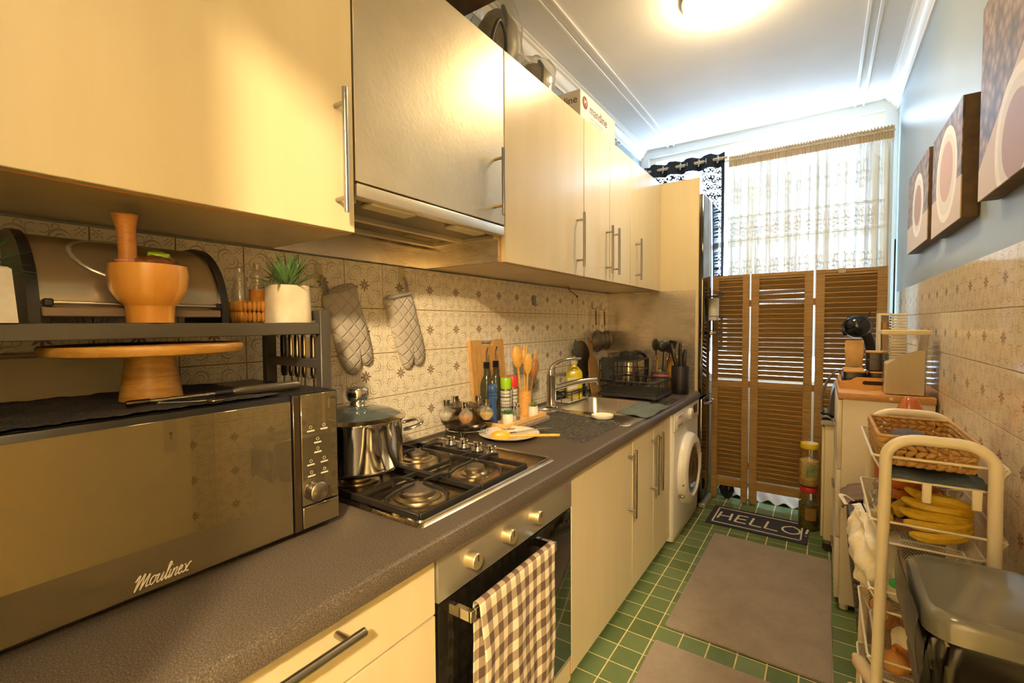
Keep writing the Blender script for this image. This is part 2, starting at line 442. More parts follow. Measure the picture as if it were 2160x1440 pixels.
def cornice(xw, s):
    prof = [(0, 0), (0, -.075), (.008, -.075), (.010, -.060), (.022, -.055), (.034, -.040), (.040, -.022), (.054, -.018), (.056, -.010), (.066, -.008), (.066, 0)]
    b_ = new(); prism(b_, [(xw + s * a, ZC + z) for a, z in prof], YB - YF, Matrix(((1, 0, 0, 0), (0, 0, 1, YF), (0, 1, 0, 0), (0, 0, 0, 1)))); trim(b_)
cornice(-0.006, 1); cornice(XR + 0.006, -1)
# the kitchen door, swung open against the right wall beside the camera
M_door = P('cream_door_paint', 'e9dcb8', 0.45)
dr = T('door_1', 'x', 'door'); del dr['label']; del dr['category']; dr['kind'] = 'structure'
obj('door_leaf', box(new(), 1.54, 1.578, -0.10, 0.757, 0.01, 1.92, 0.003), M_door, dr)
pl_ = obj('lock_plate', box(new(), 1.536, 1.54, 0.672, 0.712, 0.71, 0.87, 0.001), M_steelBy, dr)
b_ = new(); cyl(b_, (1.536, .692, 1.04), (1.49, .692, 1.04), .008); cyl(b_, (1.492, .70, 1.04), (1.492, .59, 1.04), .009); obj('door_handle', b_, M_steelBy, dr)
b_ = new(); box(b_, 1.5352, 1.5365, .690, .694, .755, .775); cyl(b_, (1.537, .692, .778), (1.5350, .692, .778), .006); obj('keyhole', b_, M_black, pl_)

# ---------------------------------------------------------------- lamps
def warm(name, k):
    m, nt, b = mat(name); b.inputs['Base Color'].default_value = lin('fff3d8')
    b.inputs['Emission Color'].default_value = (1.0, 0.755, 0.42, 1); b.inputs['Emission Strength'].default_value = k; return m
M_brass = P('brass_ring', 'b9a06a', .3, 1.0)
def ceiling_lamp(label, cx, cy, k):
    lt = T('ceiling_lamp', label, 'lamp')
    b_ = new(); lathe(b_, [(.155, ZC - .022), (.165, ZC - .022), (.165, ZC), (.155, ZC)], (cx, cy, 0), 40); obj('lamp_base', b_, M_brass, lt)
    b_ = new(); lathe(b_, [(.150, ZC - .02), (.158, ZC - .03), (.154, ZC - .045), (.135, ZC - .062), (.10, ZC - .076), (.05, ZC - .083), (0, ZC - .085)], (cx, cy, 0), 48, caps=False); obj('lamp_shade', b_, warm('glowing_frosted_glass', k), lt)
    b_ = new()
    for rr, zz, nn in ((.147, ZC - .0545, 40), (.140, ZC - .0608, 40), (.132, ZC - .0655, 40)):
        for q in range(nn):
            a = 2 * PI * (q + (0.5 if rr == .140 else 0)) / nn
            sph(b_, (cx + rr * math.cos(a), cy + rr * math.sin(a), zz), .0042, 6, 4)
    obj('dot_band', b_, warm('glowing_clear_dots', k * 1.6), lt)
ceiling_lamp('round frosted glass ceiling lamp glowing warm between the cabinets and the window', 0.87, 2.14, LAMP)
ceiling_lamp('added fill lamp out of view, a round frosted glass ceiling lamp at the doorway end of the kitchen', 1.05, 0.50, FILL_LAMP)  # added out of view as fill, to raise the bounce light near the camera
hl = T('hall_ceiling_lamp', 'globe ceiling lamp in the hall behind the doorway', 'lamp')
obj('lamp_globe', sph(new(), (1.98, -1.26, 2.33), .09, 24, 14), warm('glowing_globe', HALL), hl)
obj('lamp_base', cyl(new(), (1.98, -1.26, 2.40), (1.98, -1.26, ZC), .04), M_trim, hl)
hl = T('hall_fill_lamp', 'added fill lamp out of view, a small globe on a cord in the hall just past the doorway', 'lamp')  # unseen globe added to throw fill through the doorway onto the microwave end
obj('lamp_globe', sph(new(), (2.20, -.52, 2.10), .09, 24, 14), warm('glowing_fill_globe', HALL_FILL), hl)
obj('fill_lamp_cord', cyl(new(), (2.20, -.52, 2.185), (2.20, -.52, ZC), .004), M_trim, hl)
# ---------------------------------------------------------------- cabinets
def handle(parent, p0, p1, out, r=0.006, off=0.034, ends=0.03):
    """bar handle between p0 and p1 on a face with outward normal out"""
    p0 = Vector(p0); p1 = Vector(p1); n_ = Vector(out); d = (p1 - p0).normalized(); b_ = new()
    cyl(b_, p0 + n_ * off, p1 + n_ * off, r, 14)
    for q in (p0 + d * ends, p1 - d * ends): cyl(b_, q, q + n_ * off, r * 0.8, 10)
    return obj('handle', b_, M_satin, parent)
XU = 0.36; ZU0, ZU1 = 1.386, 2.075
def wall_cabinet(label, y0, y1, z0, z1, hy=None, hz=None, doorlow=None, m=None, under=True, edge=True):
    t = T('wall_cabinet', label, 'cabinet', group=None)
    b_ = new(); box(b_, 0.0, XU - 0.022, y0 + .0005, y1 - .0005, z0 + 0.004, z1); obj('body', b_, M_creamd, t)
    if under: obj('underside', box(new(), 0.0, XU - 0.022, y0 + .0005, y1 - .0005, z0, z0 + 0.0035), M_under, t)
    d = obj('door', box(new(), XU - 0.019, XU, y0 + .0015, y1 - .0015, doorlow or z0, z1, 0.0012, 1), m or M_cream, t)
    if edge: obj('edge_band', box(new(), XU - 0.0225, XU - 0.0195, y0 + .001, y1 - .001, (doorlow or z0) - .0015, z1), M_edge, t)
    if hy is not None: handle(d, (XU, hy, hz[0]), (XU, hy, hz[1]), (1, 0, 0))
    return t
M_worn = P('worn_brushed_metal', 'd6cbb4', 0.36, 0.75, var='c4b79e', vs=4, bs=0.22, bscale=70)
wall_cabinet('widest cream wall cabinet above the microwave rack', -0.10, 0.668, ZU0, ZU1, 0.622, (1.42, 1.68))
wall_cabinet('wall cabinet with a brushed metal door over the cooker hood', 0.670, 1.258, 1.50, ZU1, 1.205, (1.525, 1.735), doorlow=1.505, m=M_worn, under=False)
wall_cabinet('wide cream wall cabinet between the cooker hood cabinet and the narrow pair', 1.260, 1.868, ZU0, ZU1, 1.80, (1.42, 1.65))
wall_cabinet('narrow cream wall cabinet next to the wide one, hinged away from it', 1.870, 2.163, ZU0, ZU1, 2.120, (1.42, 1.65))
wall_cabinet('narrow cream wall cabinet farther along, its handle beside its twin', 2.165, 2.458, ZU0, ZU1, 2.205, (1.42, 1.65))
wall_cabinet('last cream wall cabinet, meeting the tall steel-faced panel', 2.460, 3.018, ZU0, ZU1, 2.545, (1.42, 1.65))
# cooker hood
t = T('cooker_hood', 'built-in steel cooker hood with two mesh filters between the wall cabinets', 'hood')
obj('front_strip', box(new(), XU - .03, XU + .002, .674, 1.254, 1.470, 1.500, 0.003), M_steelBy, t)
obj('frame', box(box(box(box(new(), .03, .33, .674, .694, 1.462, 1.498), .03, .33, 1.234, 1.254, 1.462, 1.498), .03, .06, .694, 1.234, 1.462, 1.498), .18, .20, .694, 1.234, 1.460, 1.498), M_steelBy, t)
def mesh_filter_mat():
    m, nt, b = mat('hood_filter_mesh'); x, y, z = xyz(nt)
    k = (y * 900).sin().gt(0) * 1.0
    nt.links.new(mix(nt, k * 0.8, '8f8570', '241f18'), b.inputs['Base Color']); b.inputs['Metallic'].default_value = .7; b.inputs['Roughness'].default_value = .4; return m
M_filter = mesh_filter_mat()
obj('filter', box(new(), .06, .18, .694, 1.234, 1.472, 1.482), M_filter, t); obj('filter', box(new(), .20, .33, .694, 1.234, 1.472, 1.482), M_filter, t)
for y in (.80, 1.10):
    obj('filter_latch', box(new(), .10, .14, y - .05, y + .05, 1.466, 1.473, .002, 1), P('beige_latch', 'a08a60', .5), t)
    obj('lamp_cover', box(new(), .30, .345, y - .07, y + .07, 1.463, 1.472, .002, 1), P('lamp_cover_plastic', 'd9cdae', .3), t)
obj('splash_sheet', box(new(), 0.002, 0.008, .672, 1.256, ZU0, 1.50), M_steelB, t)
obj('splash_sheet', box(new(), 0.008, XU - .024, 1.2515, 1.2585, ZU0 + .002, 1.468), M_steelB, t)
obj('splash_sheet', box(new(), 0.008, XU - .024, .6705, .6735, ZU0 + .002, 1.468), M_steelB, t)
# tall panel at the end of the worktop
t = T('tall_end_panel', 'tall cream end panel faced with brushed steel above the worktop', 'panel')
obj('board', box(new(), 0.0, 0.592, 3.0225, 3.038, 0.02, 2.075, .001, 1), M_cream, t)
obj('steel_facing', box(new(), 0.0, 0.578, 3.0195, 3.0220, 0.752, ZU0 - .003), M_steelB, t)
obj('edge_band', box(new(), 0.5925, 0.595, 3.0225, 3.038, 0.02, 2.075), P('pale_edge_band', 'd9b98a', .4), t)

# ---------------------------------------------------------------- base units
XD = 0.583; ZT = 0.75
wt = T('worktop', 'long dark speckled worktop with a rounded front edge', 'worktop')
SX0, SX1, SY0, SY1 = 0.09, 0.55, 1.86, 2.52       # cut-out for the sink
b_ = new()
def wtop(y0, y1, x0=0.0, x1=0.612, bev=True):
    prof = [(x0, .708), (x1 - .004, .708), (x1, .712), (x1, .735), (x1 - .004, .745), (x1 - .014, .75), (x0, .75)] if bev else [(x0, .708), (x1, .708), (x1, .75), (x0, .75)]
    prism(b_, prof, y1 - y0, Matrix(((1, 0, 0, 0), (0, 0, 1, y0), (0, 1, 0, 0), (0, 0, 0, 1))))
wtop(-0.10, SY0); wtop(SY1, 3.018); wtop(SY0, SY1, SX1); wtop(SY0, SY1, 0.0, SX0, False)
obj('top', b_, M_counter, wt)
struct('trim_%d' % n, box(new(), 0.001, .006, -0.10, 3.018, .7502, .757), P('grey_sealant', '6c6256', .6)); n += 1
def base_cabinet(label, y0, y1, hy=None, top=.66):
    t = T('base_cabinet', label, 'cabinet')
    obj('body', box(new(), 0.03, XD - .021, y0 + .001, y1 - .001, .06, top), M_creamd, t)
    d = obj('door', box(new(), XD - .018, XD, y0 + .0015, y1 - .0015, .045, .70, .0012, 1), M_cream, t)
    obj('edge_band', box(new(), XD - .0205, XD - .0185, y0 + .0005, y1 - .0005, .0435, .7), M_edge, t)
    for y in (y0 + .04, y1 - .04): obj('foot', cyl(new(), (.50, y, 0), (.50, y, .06), .016), M_black, t)
    if hy is not None: handle(d, (XD, hy, .38), (XD, hy, .66), (1, 0, 0))
    return t
base_cabinet('wide cream base cabinet between the oven and the sink cabinets', 1.296, 1.868, 1.815)
base_cabinet('narrow cream base cabinet in front of the sink, its handle on the far edge', 1.870, 2.158, 2.120, .59)
base_cabinet('narrow cream base cabinet against the washing machine', 2.160, 2.444, 2.195, .59)
t = T('drawer_unit', 'cream drawer unit below the microwave with one long bar handle', 'drawers')
obj('body', box(new(), 0.03, XD - .021, -0.10, .678, .06, .66), M_creamd, t)
for z0, z1 in ((.579, .70), (.315, .575), (.045, .311)):
    d = obj('drawer', box(new(), XD - .018, XD, -0.10, .677, z0, z1, .0012, 1), M_cream, t)
    handle(d, (XD, .20, z1 - .030), (XD, .476, z1 - .030), (1, 0, 0), r=.0075)
# oven
t = T('oven', 'built-in steel fronted oven with three round knobs and dark glass door', 'oven')
obj('body', box(new(), .06, XD - .02, .685, 1.29, .05, .66), M_blackm, t)
cp = obj('control_panel', box(new(), XD - .018, XD + .004, .682, 1.292, .598, .704, .002), M_steelBy, t)
M_kn = P('knob_champagne', 'd2c29a', .34, .8)
for y in (.784, .926, 1.060):
    b_ = new(); lathe(b_, [(.021, 0), (.021, .004), (.0185, .007), (.0185, .024), (.017, .026), (0, .026)], (XD + .004, y, .651), 28, Matrix.Rotation(PI / 2, 4, 'Y'))
    k = obj('knob', b_, M_kn, t); obj('pointer', box(new(), XD + .0295, XD + .031, y - .001, y + .001, .652, .667), M_black, k)
obj('indicator_lamp', cyl(new(), (XD + .003, 1.255, .675), (XD + .006, 1.255, .675), .003), P('red_lamp', 'b02a1c', .3), t)
M_oglass = P('oven_black_glass', '14120f', 0.06, spec=0.6)
d = obj('oven_door', box(new(), XD - .018, XD + .003, .684, 1.290, .115, .594, .002), M_oglass, t)
b_ = new(); box(b_, XD + .056, XD + .064, .716, 1.085, .560, .584, .001, 1); box(b_, XD + .003, XD + .060, .716, .728, .561, .583); box(b_, XD + .003, XD + .060, 1.073, 1.085, .561, .583); obj('handle', b_, M_chrome, d)
obj('lower_trim', box(new(), XD - .018, XD, .684, 1.290, .100, .113, .001, 1), M_steelBy, t)
obj('plinth_panel', box(new(), XD - .018, XD - .001, .684, 1.290, .03, .098, .001, 1), M_cream, t)
obj('side_band', box(new(), XD - .018, XD - .001, 1.2905, 1.2945, .03, .70), M_edge, t)
# washing machine
t = T('washing_machine', 'white front-loading washing machine under the far end of the worktop', 'washing machine')
XW = 0.600; y0, y1 = 2.452, 3.012
obj('body', box(new(), .06, XW - .006, y0, y1, .012, .702, .006), M_white, t)
obj('front', box(new(), XW - .006, XW, y0 + .002, y1 - .002, .03, .60, .003), M_white, t)
cp = obj('control_panel', box(new(), XW - .006, XW + .006, y0 + .001, y1 - .001, .603, .703, .004), M_white, t)
obj('detergent_drawer', box(new(), XW + .006, XW + .010, y0 + .02, y0 + .17, .612, .690, .003), M_white, t)
obj('drawer_grip', box(new(), XW + .010, XW + .012, y0 + .04, y0 + .14, .622, .640, .002, 1), P('grey_grip', '9a968f', .4), t)
b_ = new(); lathe(b_, [(.032, 0), (.030, .018), (.026, .02), (0, .02)], (XW + .006, 2.76, .655), 28, Matrix.Rotation(PI / 2, 4, 'Y')); obj('programme_knob', b_, M_white, t)
obj('display', box(new(), XW + .006, XW + .008, 2.86, 2.96, .635, .685, .001, 1), P('display_dark', '3b2c1e', .15), t)
text('lettering', 'BOSCH', .02, P('red_print', 'b5332a', .5), t, frame((XW + .0105, y0 + .095, .672), (0, 1, 0), (0, 0, 1)))
dc = (XW, 2.735, .345); RY = Matrix.Rotation(PI / 2, 4, 'Y')
b_ = new(); lathe(b_, [(.205, 0), (.205, .012), (.198, .03), (.185, .042), (.150, .045), (.138, .035), (.138, 0)], dc, 48, RY, caps=False); d = obj('door', b_, P('white_door_ring', 'efeae0', .25), t)
b_ = new(); lathe(b_, [(.138, .030), (.11, .040), (.06, .022), (0, .018)], dc, 40, RY, caps=False); obj('door_glass', b_, P('dark_porthole_glass', '4a4640', .05, spec=.8, coat=.5), d)
for z in (.30, .235):
    obj('hinge', box(new(), XW + .004, XW + .034, 2.54, 2.556, z - .006, z + .006, .002, 1), M_satin, d)
obj('kick_panel', box(new(), XW - .006, XW - .001, y0 + .01, y1 - .01, .012, .028), M_creamd, t)
obj('door_grip', box(new(), XW + .040, XW + .047, 2.885, 2.905, .30, .40, .004), P('grip_pale_grey', 'd8d0c2', .3), d)  # plain pale grey grip
# fridge beyond the end panel
t = T('fridge', 'tall mirror-glossy dark fridge beyond the end panel', 'fridge')
M_mirror = P('dark_mirror_steel', '6d6a68', 0.07, 1.0)
obj('body', box(new(), .03, .575, 3.045, 3.54, .02, 1.98, .004), P('fridge_grey', '55524e', .4), t)
up = obj('upper_door', box(new(), .578, .618, 3.047, 3.538, .715, 1.98, .004), M_mirror, t)
lo = obj('freezer_door', box(new(), .578, .618, 3.047, 3.538, .055, .70, .004), M_mirror, t)
b_ = new(); tube(b_, smoothpts([(.618, 3.07, .668), (.655, 3.12, .668), (.660, 3.20, .668), (.640, 3.268, .668)], 5), .009, 10); obj('handle', b_, M_chrome, lo)
obj('bottom_rail', box(new(), .60, .640, 3.047, 3.275, .004, .03, .002, 1), M_steelBy, t)
# long handle-less strip along the plinth
obj_p = struct('trim_%d' % n, box(new(), .50, .515, -0.10, 2.44, 0.0, .043), M_blackm); n += 1
# ---------------------------------------------------------------- materials for the small things
M_bamboo = woodmat('bamboo', 'c98f45', 'dcaa62', .42, (3, 3, 18))
M_bamboo2 = woodmat('pale_bamboo', 'd9a860', 'e6bd7c', .45, (16, 3, 3))
M_oak = woodmat('orange_oiled_wood', 'ad7a34', 'c4954a', .4, (3, 3, 14))
M_brownw = woodmat('brown_wood', '7a4a22', '96622f', .45, (3, 3, 16))
M_glass = thinglass('clear_glass', 'f6f4ee', .5, .04, .13, 'efeade')
M_concr = P('pale_concrete', 'cfc3ad', .85, var='b9ab92', vs=18, bs=.15, bscale=40)
M_leaf = P('leaf_green', '5f8048', .45, var='456537', vs=30)
M_leafd = P('leaf_dark_green', '3f6d48', .45, var='2f5a3a', vs=30)
M_leafy = P('leaf_yellow_green', '8f9a45', .45, var='6f7f38', vs=30)
M_quilt = None
def lace_mat(name, col, scale, cover=0.62, light='4c463e'):
    """open-work lace: holes are see-through"""
    m, nt, b = mat(name)
    v = node(nt, 'ShaderNodeTexVoronoi', feature='DISTANCE_TO_EDGE'); v.inputs['Scale'].default_value = scale; nt.links.new(coords(nt), v.inputs['Vector'])
    n1 = noise(nt, scale * .35, 2, .5, dist_=2.0)
    v2 = node(nt, 'ShaderNodeTexVoronoi'); v2.inputs['Scale'].default_value = scale * .16; nt.links.new(coords(nt), v2.inputs['Vector'])
    flower = (E(nt, v2.outputs['Distance']) * 26).sin().gt(.55) * E(nt, n1).gt(.47)
    k = E(nt, v.outputs['Distance']).lt(.16).mx(E(nt, n1).gt(1 - cover)).mx(flower)
    nt.links.new(mix(nt, flower * .8, col, light), b.inputs['Base Color'])
    nt.links.new(k.s, b.inputs['Alpha']); b.inputs['Roughness'].default_value = .8
    bump(nt, b, n1, .3); return m
M_blacklace = lace_mat('black_lace', '1d1b1a', 260, .55)
Ry = lambda a: Matrix.Rotation(a, 4, 'Y')
Rx = lambda a: Matrix.Rotation(a, 4, 'X')
Rz = lambda a: Matrix.Rotation(a, 4, 'Z')
Tr = lambda x, y, z: Matrix.Translation((x, y, z))

# ---------------------------------------------------------------- microwave
t = T('microwave', 'black mirror-fronted microwave oven standing on the worktop', 'microwave')
MX = 0.380; MY0, MY1, MZ0, MZ1 = 0.078, 0.600, 0.762, 1.042
obj('body', box(new(), .03, MX - .022, MY0, MY1, MZ0, MZ1, .004), M_black, t)
M_mwglass = P('tinted_mirror_glass', '83775c', 0.02, 0.72, spec=.8)
d = obj('door', box(new(), MX - .021, MX - .003, MY0, .4955, MZ0 + .002, MZ1 - .001, .003), M_black, t)
obj('door_glass', box(new(), MX - .003, MX, MY0 + .004, .4945, MZ0 + .006, MZ1 - .012, .001, 1), M_mwglass, d)
cp = obj('control_panel', box(new(), MX - .021, MX - .003, .4985, MY1, MZ0 + .002, MZ1 - .001, .003), M_black, t)
obj('panel_strip', box(new(), MX - .003, MX - .0005, .499, .5135, MZ0 + .004, MZ1 - .004, .001, 1), P('bronze_strip', '4a3c2a', .25, .6), cp)
obj('panel_glass', box(new(), MX - .003, MX, .515, MY1 - .004, MZ0 + .052, MZ1 - .003, .001, 1), M_mwglass, cp)
obj('release_button', box(new(), MX - .003, MX + .001, .515, MY1 - .004, MZ0 + .006, MZ0 + .049, .001, 1), M_mwglass, cp)
b_ = new(); lathe(b_, [(.022, 0), (.022, .004), (.019, .008), (.019, .02), (.016, .0225), (0, .0225)], (MX, .540, .842), 32, RY); obj('knob', b_, M_satin, cp)
M_print = P('silver_print', 'd2cbbb', .35)
for y, z in ((.535, .964), (.565, .964), (.550, .938), (.550, .918), (.534, .895), (.564, .895), (.535, .872), (.564, .872)):
    obj('button_mark', box(new(), MX, MX + .0008, y - .008, y + .008, z - .0015, z + .0015), M_print, cp)
    b_ = new(); tube(b_, [(MX + .0004, y + .003 * math.cos(a * PI / 4), z + .0075 + .003 * math.sin(a * PI / 4)) for a in range(8)], .0004, 4, True); obj('button_symbol', b_, M_print, cp)
# logo drawn as one continuous script stroke
def strokes(S_, sx, sy, o, r, ux, uy, width):
    b_ = new()
    for st in S_:
        p = smoothpts([Vector(o) + Vector(ux) * (x * sx + y * sy * .32) + Vector(uy) * (y * sy) for x, y in st], 5)
        tube(b_, p, [r] * len(p), 6)
    return b_
logo = [[(0, 0.95), (.25, 1.5), (.35, 1.4), (.2, 0), (.25, 0), (.75, 1.45), (.85, 1.4), (.75, 0), (.8, 0), (1.3, 1.3), (1.38, 1.2), (1.28, .2), (1.38, 0), (1.6, .15)],
        [(2.0, 1), (1.7, .75), (1.68, .25), (1.85, 0), (2.1, .2), (2.2, .7), (2.05, 1), (2.25, .85), (2.45, .95)],
        [(2.5, 1), (2.42, .3), (2.52, 0), (2.75, .15), (2.98, 1), (2.9, .25), (3.0, 0), (3.2, .3)],
        [(3.2, .3), (3.6, 1.6), (3.55, 1.95), (3.4, 1.7), (3.35, .3), (3.45, 0), (3.65, .3)],
        [(3.75, 1), (3.7, .25), (3.8, 0), (4.0, .4)], [(4.1, 1), (4.02, 0), (4.12, .6), (4.4, 1), (4.5, .8), (4.42, .2), (4.52, 0), (4.75, .3)],
        [(4.75, .45), (5.0, .6), (5.1, .85), (4.95, 1), (4.78, .7), (4.78, .25), (4.95, 0), (5.25, .25)],
        [(5.3, 1), (5.5, .8), (5.65, .2), (5.85, 0), (6.0, .1)], [(6.1, 1.0), (5.9, .95), (5.55, .15), (5.3, 0)], [(3.82, 1.45), (3.84, 1.5)]]
obj('lettering', strokes(logo, .0122, .0125, (MX + .0006, .239, .778), .0009, (0, 1, 0), (0, 0, 1), 1), M_print, d)
for y in (MY0 + .05, MY1 - .05):
    for x in (.07, .33): obj('foot', cyl(new(), (x, y, .75), (x, y, .765), .014), M_black, t)
# lace runner on the microwave, draped a little over its front edge
def scallop(u, n_, a): return a * abs(math.sin(u * n_ * PI))
def lacefn(u, v):
    y = MY0 - .0 + u * (.40); x = .045 + v * .322
    e = 0
    if v < .04: x -= scallop(u, 14, .008)
    if v > .96: x += scallop(u, 16, .007)
    if u > .96: y += scallop(v, 10, .008)
    return (x, y, MZ1 + .0022 + .0010 * math.sin(u * 37) * math.cos(v * 23) + (.002 if v > .98 else 0))
S('lace_runner', grid(new(), lacefn, 120, 60, .0008), M_blacklace, 'black lace runner with scalloped edges on top of the microwave', 'lace mat')
# cake stand
t = T('cake_stand', 'round wooden cake stand with a conical foot on the microwave', 'cake stand')
c = (.222, .322, MZ1 + .0045)
b_ = new(); lathe(b_, [(0, .082), (.13, .082), (.143, .085), (.147, .092), (.147, .097), (.145, .1), (0, .1)], c, 56); obj('plate', b_, M_oak, t)
b_ = new(); lathe(b_, [(.047, 0), (.047, .004), (.036, .082), (0, .082)], c, 36); obj('foot', b_, M_oak, t)
# gas lighter
t = T('gas_lighter', 'long grey gas lighter with a flexible neck lying on the microwave', 'lighter')
A = Vector((.300, .262, MZ1 + .0105)); B = Vector((.325, .545, MZ1 + .0125)); dd = (B - A)
b_ = new(); tube(b_, [A + dd * .55, A + dd * .57, A + dd * .62, A + dd * .98, A + dd * 1.0], [.005, .0075, .0088, .0088, .006], 14); obj('grip', b_, P('gunmetal', '5d574c', .3, .6), t)
b_ = new(); tube(b_, [A + dd * .45, A + dd * .56], .0055, 12); obj('collar', b_, M_black, t)
b_ = new(); tube(b_, [A + dd * .10, A + dd * .46], .0035, 10)
for k in range(26): p = A + dd * (.2 + .01 * k); tube(b_, [p, p + dd * .004], .0042, 10)
obj('flexible_neck', b_, M_satin, t)
b_ = new(); tube(b_, [A, A + dd * .03, A + dd * .11], [.0045, .0052, .005], 12); obj('nozzle', b_, P('dark_steel', '6b5c46', .3, 1.0), t)
t = T('spoon_rest', 'small curved steel spoon lying by the front edge of the microwave', 'spoon')
b_ = new(); sph(b_, (.352, .372, MZ1 + .0055), .017, 16, 8, (.55, 1, .16)); obj('bowl', b_, M_chrome, t)
b_ = new(); tube(b_, smoothpts([(.350, .36, MZ1 + .006), (.330, .33, MZ1 + .006), (.30, .30, MZ1 + .0055)]), .002, 8); obj('stem', b_, M_chrome, t)

# ---------------------------------------------------------------- rack over the microwave
t = T('microwave_rack', 'dark metal rack standing over the microwave with one shelf', 'rack')
RX0, RX1, RY0, RY1 = .045, .300, .03, .641
M_rack = P('anthracite_metal', '4b4741', .45, .3, bs=.05, bscale=300)
for x0 in (RX0, RX1 - .022):
    for y0 in (RY0, RY1 - .026): obj('post', box(new(), x0, x0 + .022, y0, y0 + .026, .75, 1.213, .0015, 1), M_rack, t)
obj('shelf', box(new(), RX0 + .0225, RX1 - .001, RY0 + .0265, RY1 - .0265, 1.158, 1.184, .0015, 1), M_rack, t)
for y0 in (RY0 + .003, RY1 - .023):
    obj('side_rail', box(new(), RX0 + .0225, RX1 - .0225, y0, y0 + .018, 1.080, 1.100, .001, 1), M_rack, t)
    obj('top_rail', box(new(), RX0 + .0225, RX1 - .0225, y0, y0 + .018, 1.190, 1.212, .001, 1), M_rack, t)
ZS = 1.1845
# bread bin
t = T('bread_bin', 'roll-top bread bin in brown-grey metal with black ends on the rack shelf', 'bread bin')
def arch(n_=18, rx=.165, rz=.142, x0=.075, z0=ZS + .012):
    o = [(x0, z0)]
    for k in range(n_ + 1):
        a = PI / 2 * (1 - k / n_); o.append((x0 + .02 + (rx - .02) * math.cos(a), z0 + rz * math.sin(a)))
    return o
MPR = Matrix(((1, 0, 0, 0), (0, 0, 1, 0), (0, 1, 0, 0), (0, 0, 0, 1)))
ar = arch(); ar2 = [(.072, ZS)] + [(x + (.006 if i > 0 else -.003), z + (.005 if i > 0 else 0)) for i, (x, z) in enumerate(ar)][1:] + [(.246, ZS)]
ar2[1] = (.072, ar2[1][1])
for y in (.164, .434): obj('end_panel', prism(new(), ar2, .014, Tr(0, y, 0) @ MPR), M_black, t)
M_bb = P('taupe_metal', 'b5a691', .24, .8, bs=.02)
obj('roll_cover', prism(new(), ar, .256, Tr(0, .178, 0) @ MPR), M_bb, t)
obj('bottom_strip', box(new(), .240, .247, .179, .433, ZS + .010, ZS + .026, .002, 1), P('taupe_paint', '7d6b5b', .4, .3), t)
b_ = new(); cyl(b_, (.2495, .184, ZS + .032), (.2495, .428, ZS + .032), .003); g = obj('grip_rod', b_, M_chrome, t)
for y in (.180, .421): obj('rod_mount', box(new(), .240, .254, y, y + .012, ZS + .026, ZS + .038, .002, 1), M_black, t)
b_ = new(); tube(b_, [(.075 + .168 * math.cos(a), .300 + .075 * s_, ZS + .014 + .145 * math.sin(a)) for a, s_ in [(R(25 + 45 * (0.5 + 0.5 * math.sin(q * PI / 12))), math.cos(q * PI / 12)) for q in range(24)]], .0035, 6, True, flat=.6); obj('window_rim', b_, P('rim_grey', 'a9a296', .3, .5), t)
# mortar, pestle and what is in it
t = T('mortar', 'large faceted wooden mortar bowl on the rack shelf', 'mortar')
c = (.268, .310, ZS)
b_ = new(); lathe(b_, [(.034, 0), (.035, .028), (.036, .030), (.044, .036), (.054, .055), (.0575, .082), (.056, .0985), (.050, .0985), (.050, .085), (.03, .05), (0, .045)], c, 14)
mm, nt, bb = mat('mortar_staves'); x_, y_, z_ = xyz(nt)
ang = ((y_ - c[1]).at2(x_ - c[0]) * (9 / (2 * PI)) + .3).floor(); hsh = ((ang * 12.9898).sin() * 437.58).fract()
gr = noise(nt, 7, 5, .6, coords(nt, 'Object', (8, 8, 2)))
nt.links.new(mix(nt, E(nt, gr) * .5, ramp(nt, hsh, [(0, 'b8792a'), (.5, 'c98d38'), (1, 'dda755')]), 'e0ad5e'), bb.inputs['Base Color']); bb.inputs['Roughness'].default_value = .33
obj('bowl', b_, mm, t)
t = T('pestle', 'turned wooden pestle with a pink band standing in the mortar', 'pestle')
b_ = new(); lathe(b_, [(0, 0), (.014, .002), (.017, .02), (.016, .045), (.0125, .07), (.0130, .105), (.017, .128), (.0185, .132), (.017, .134), (0, .134)], (.262, .285, ZS + .048), 20, Ry(.10) @ Rx(.06)); p = obj('shaft', b_, M_brownw if False else woodmat('pestle_wood', '9a5f28', 'b37a3c', .35, (3, 3, 14)), t)
b_ = new(); lathe(b_, [(.0175, .055), (.0182, .057), (.0175, .059)], (.262, .285, ZS + .048), 20, Ry(.10) @ Rx(.06), caps=False); obj('band', b_, P('pink_band', 'c77e70', .5), t)
b_ = new(); sph(b_, (.270, .318, ZS + .101), .030, 24, 14, (1, 1.25, .5)); jitter(b_, .006, 120, 3); S('bag_of_dates', b_, P('brown_dates', '4a2a14', .3, var='7a4a22', vs=60, bs=.4, bscale=90), 'small heap of dark brown dates in the mortar', 'dates')
b_ = new(); lathe(b_, [(.0165, 0), (.0165, .012), (.015, .014), (0, .014)], (.250, .330, ZS + .111), 24, Ry(.25)); S('jar_lid', b_, P('lime_plastic', 'a3c81f', .35), 'lime green jar lid lying in the mortar', 'lid')
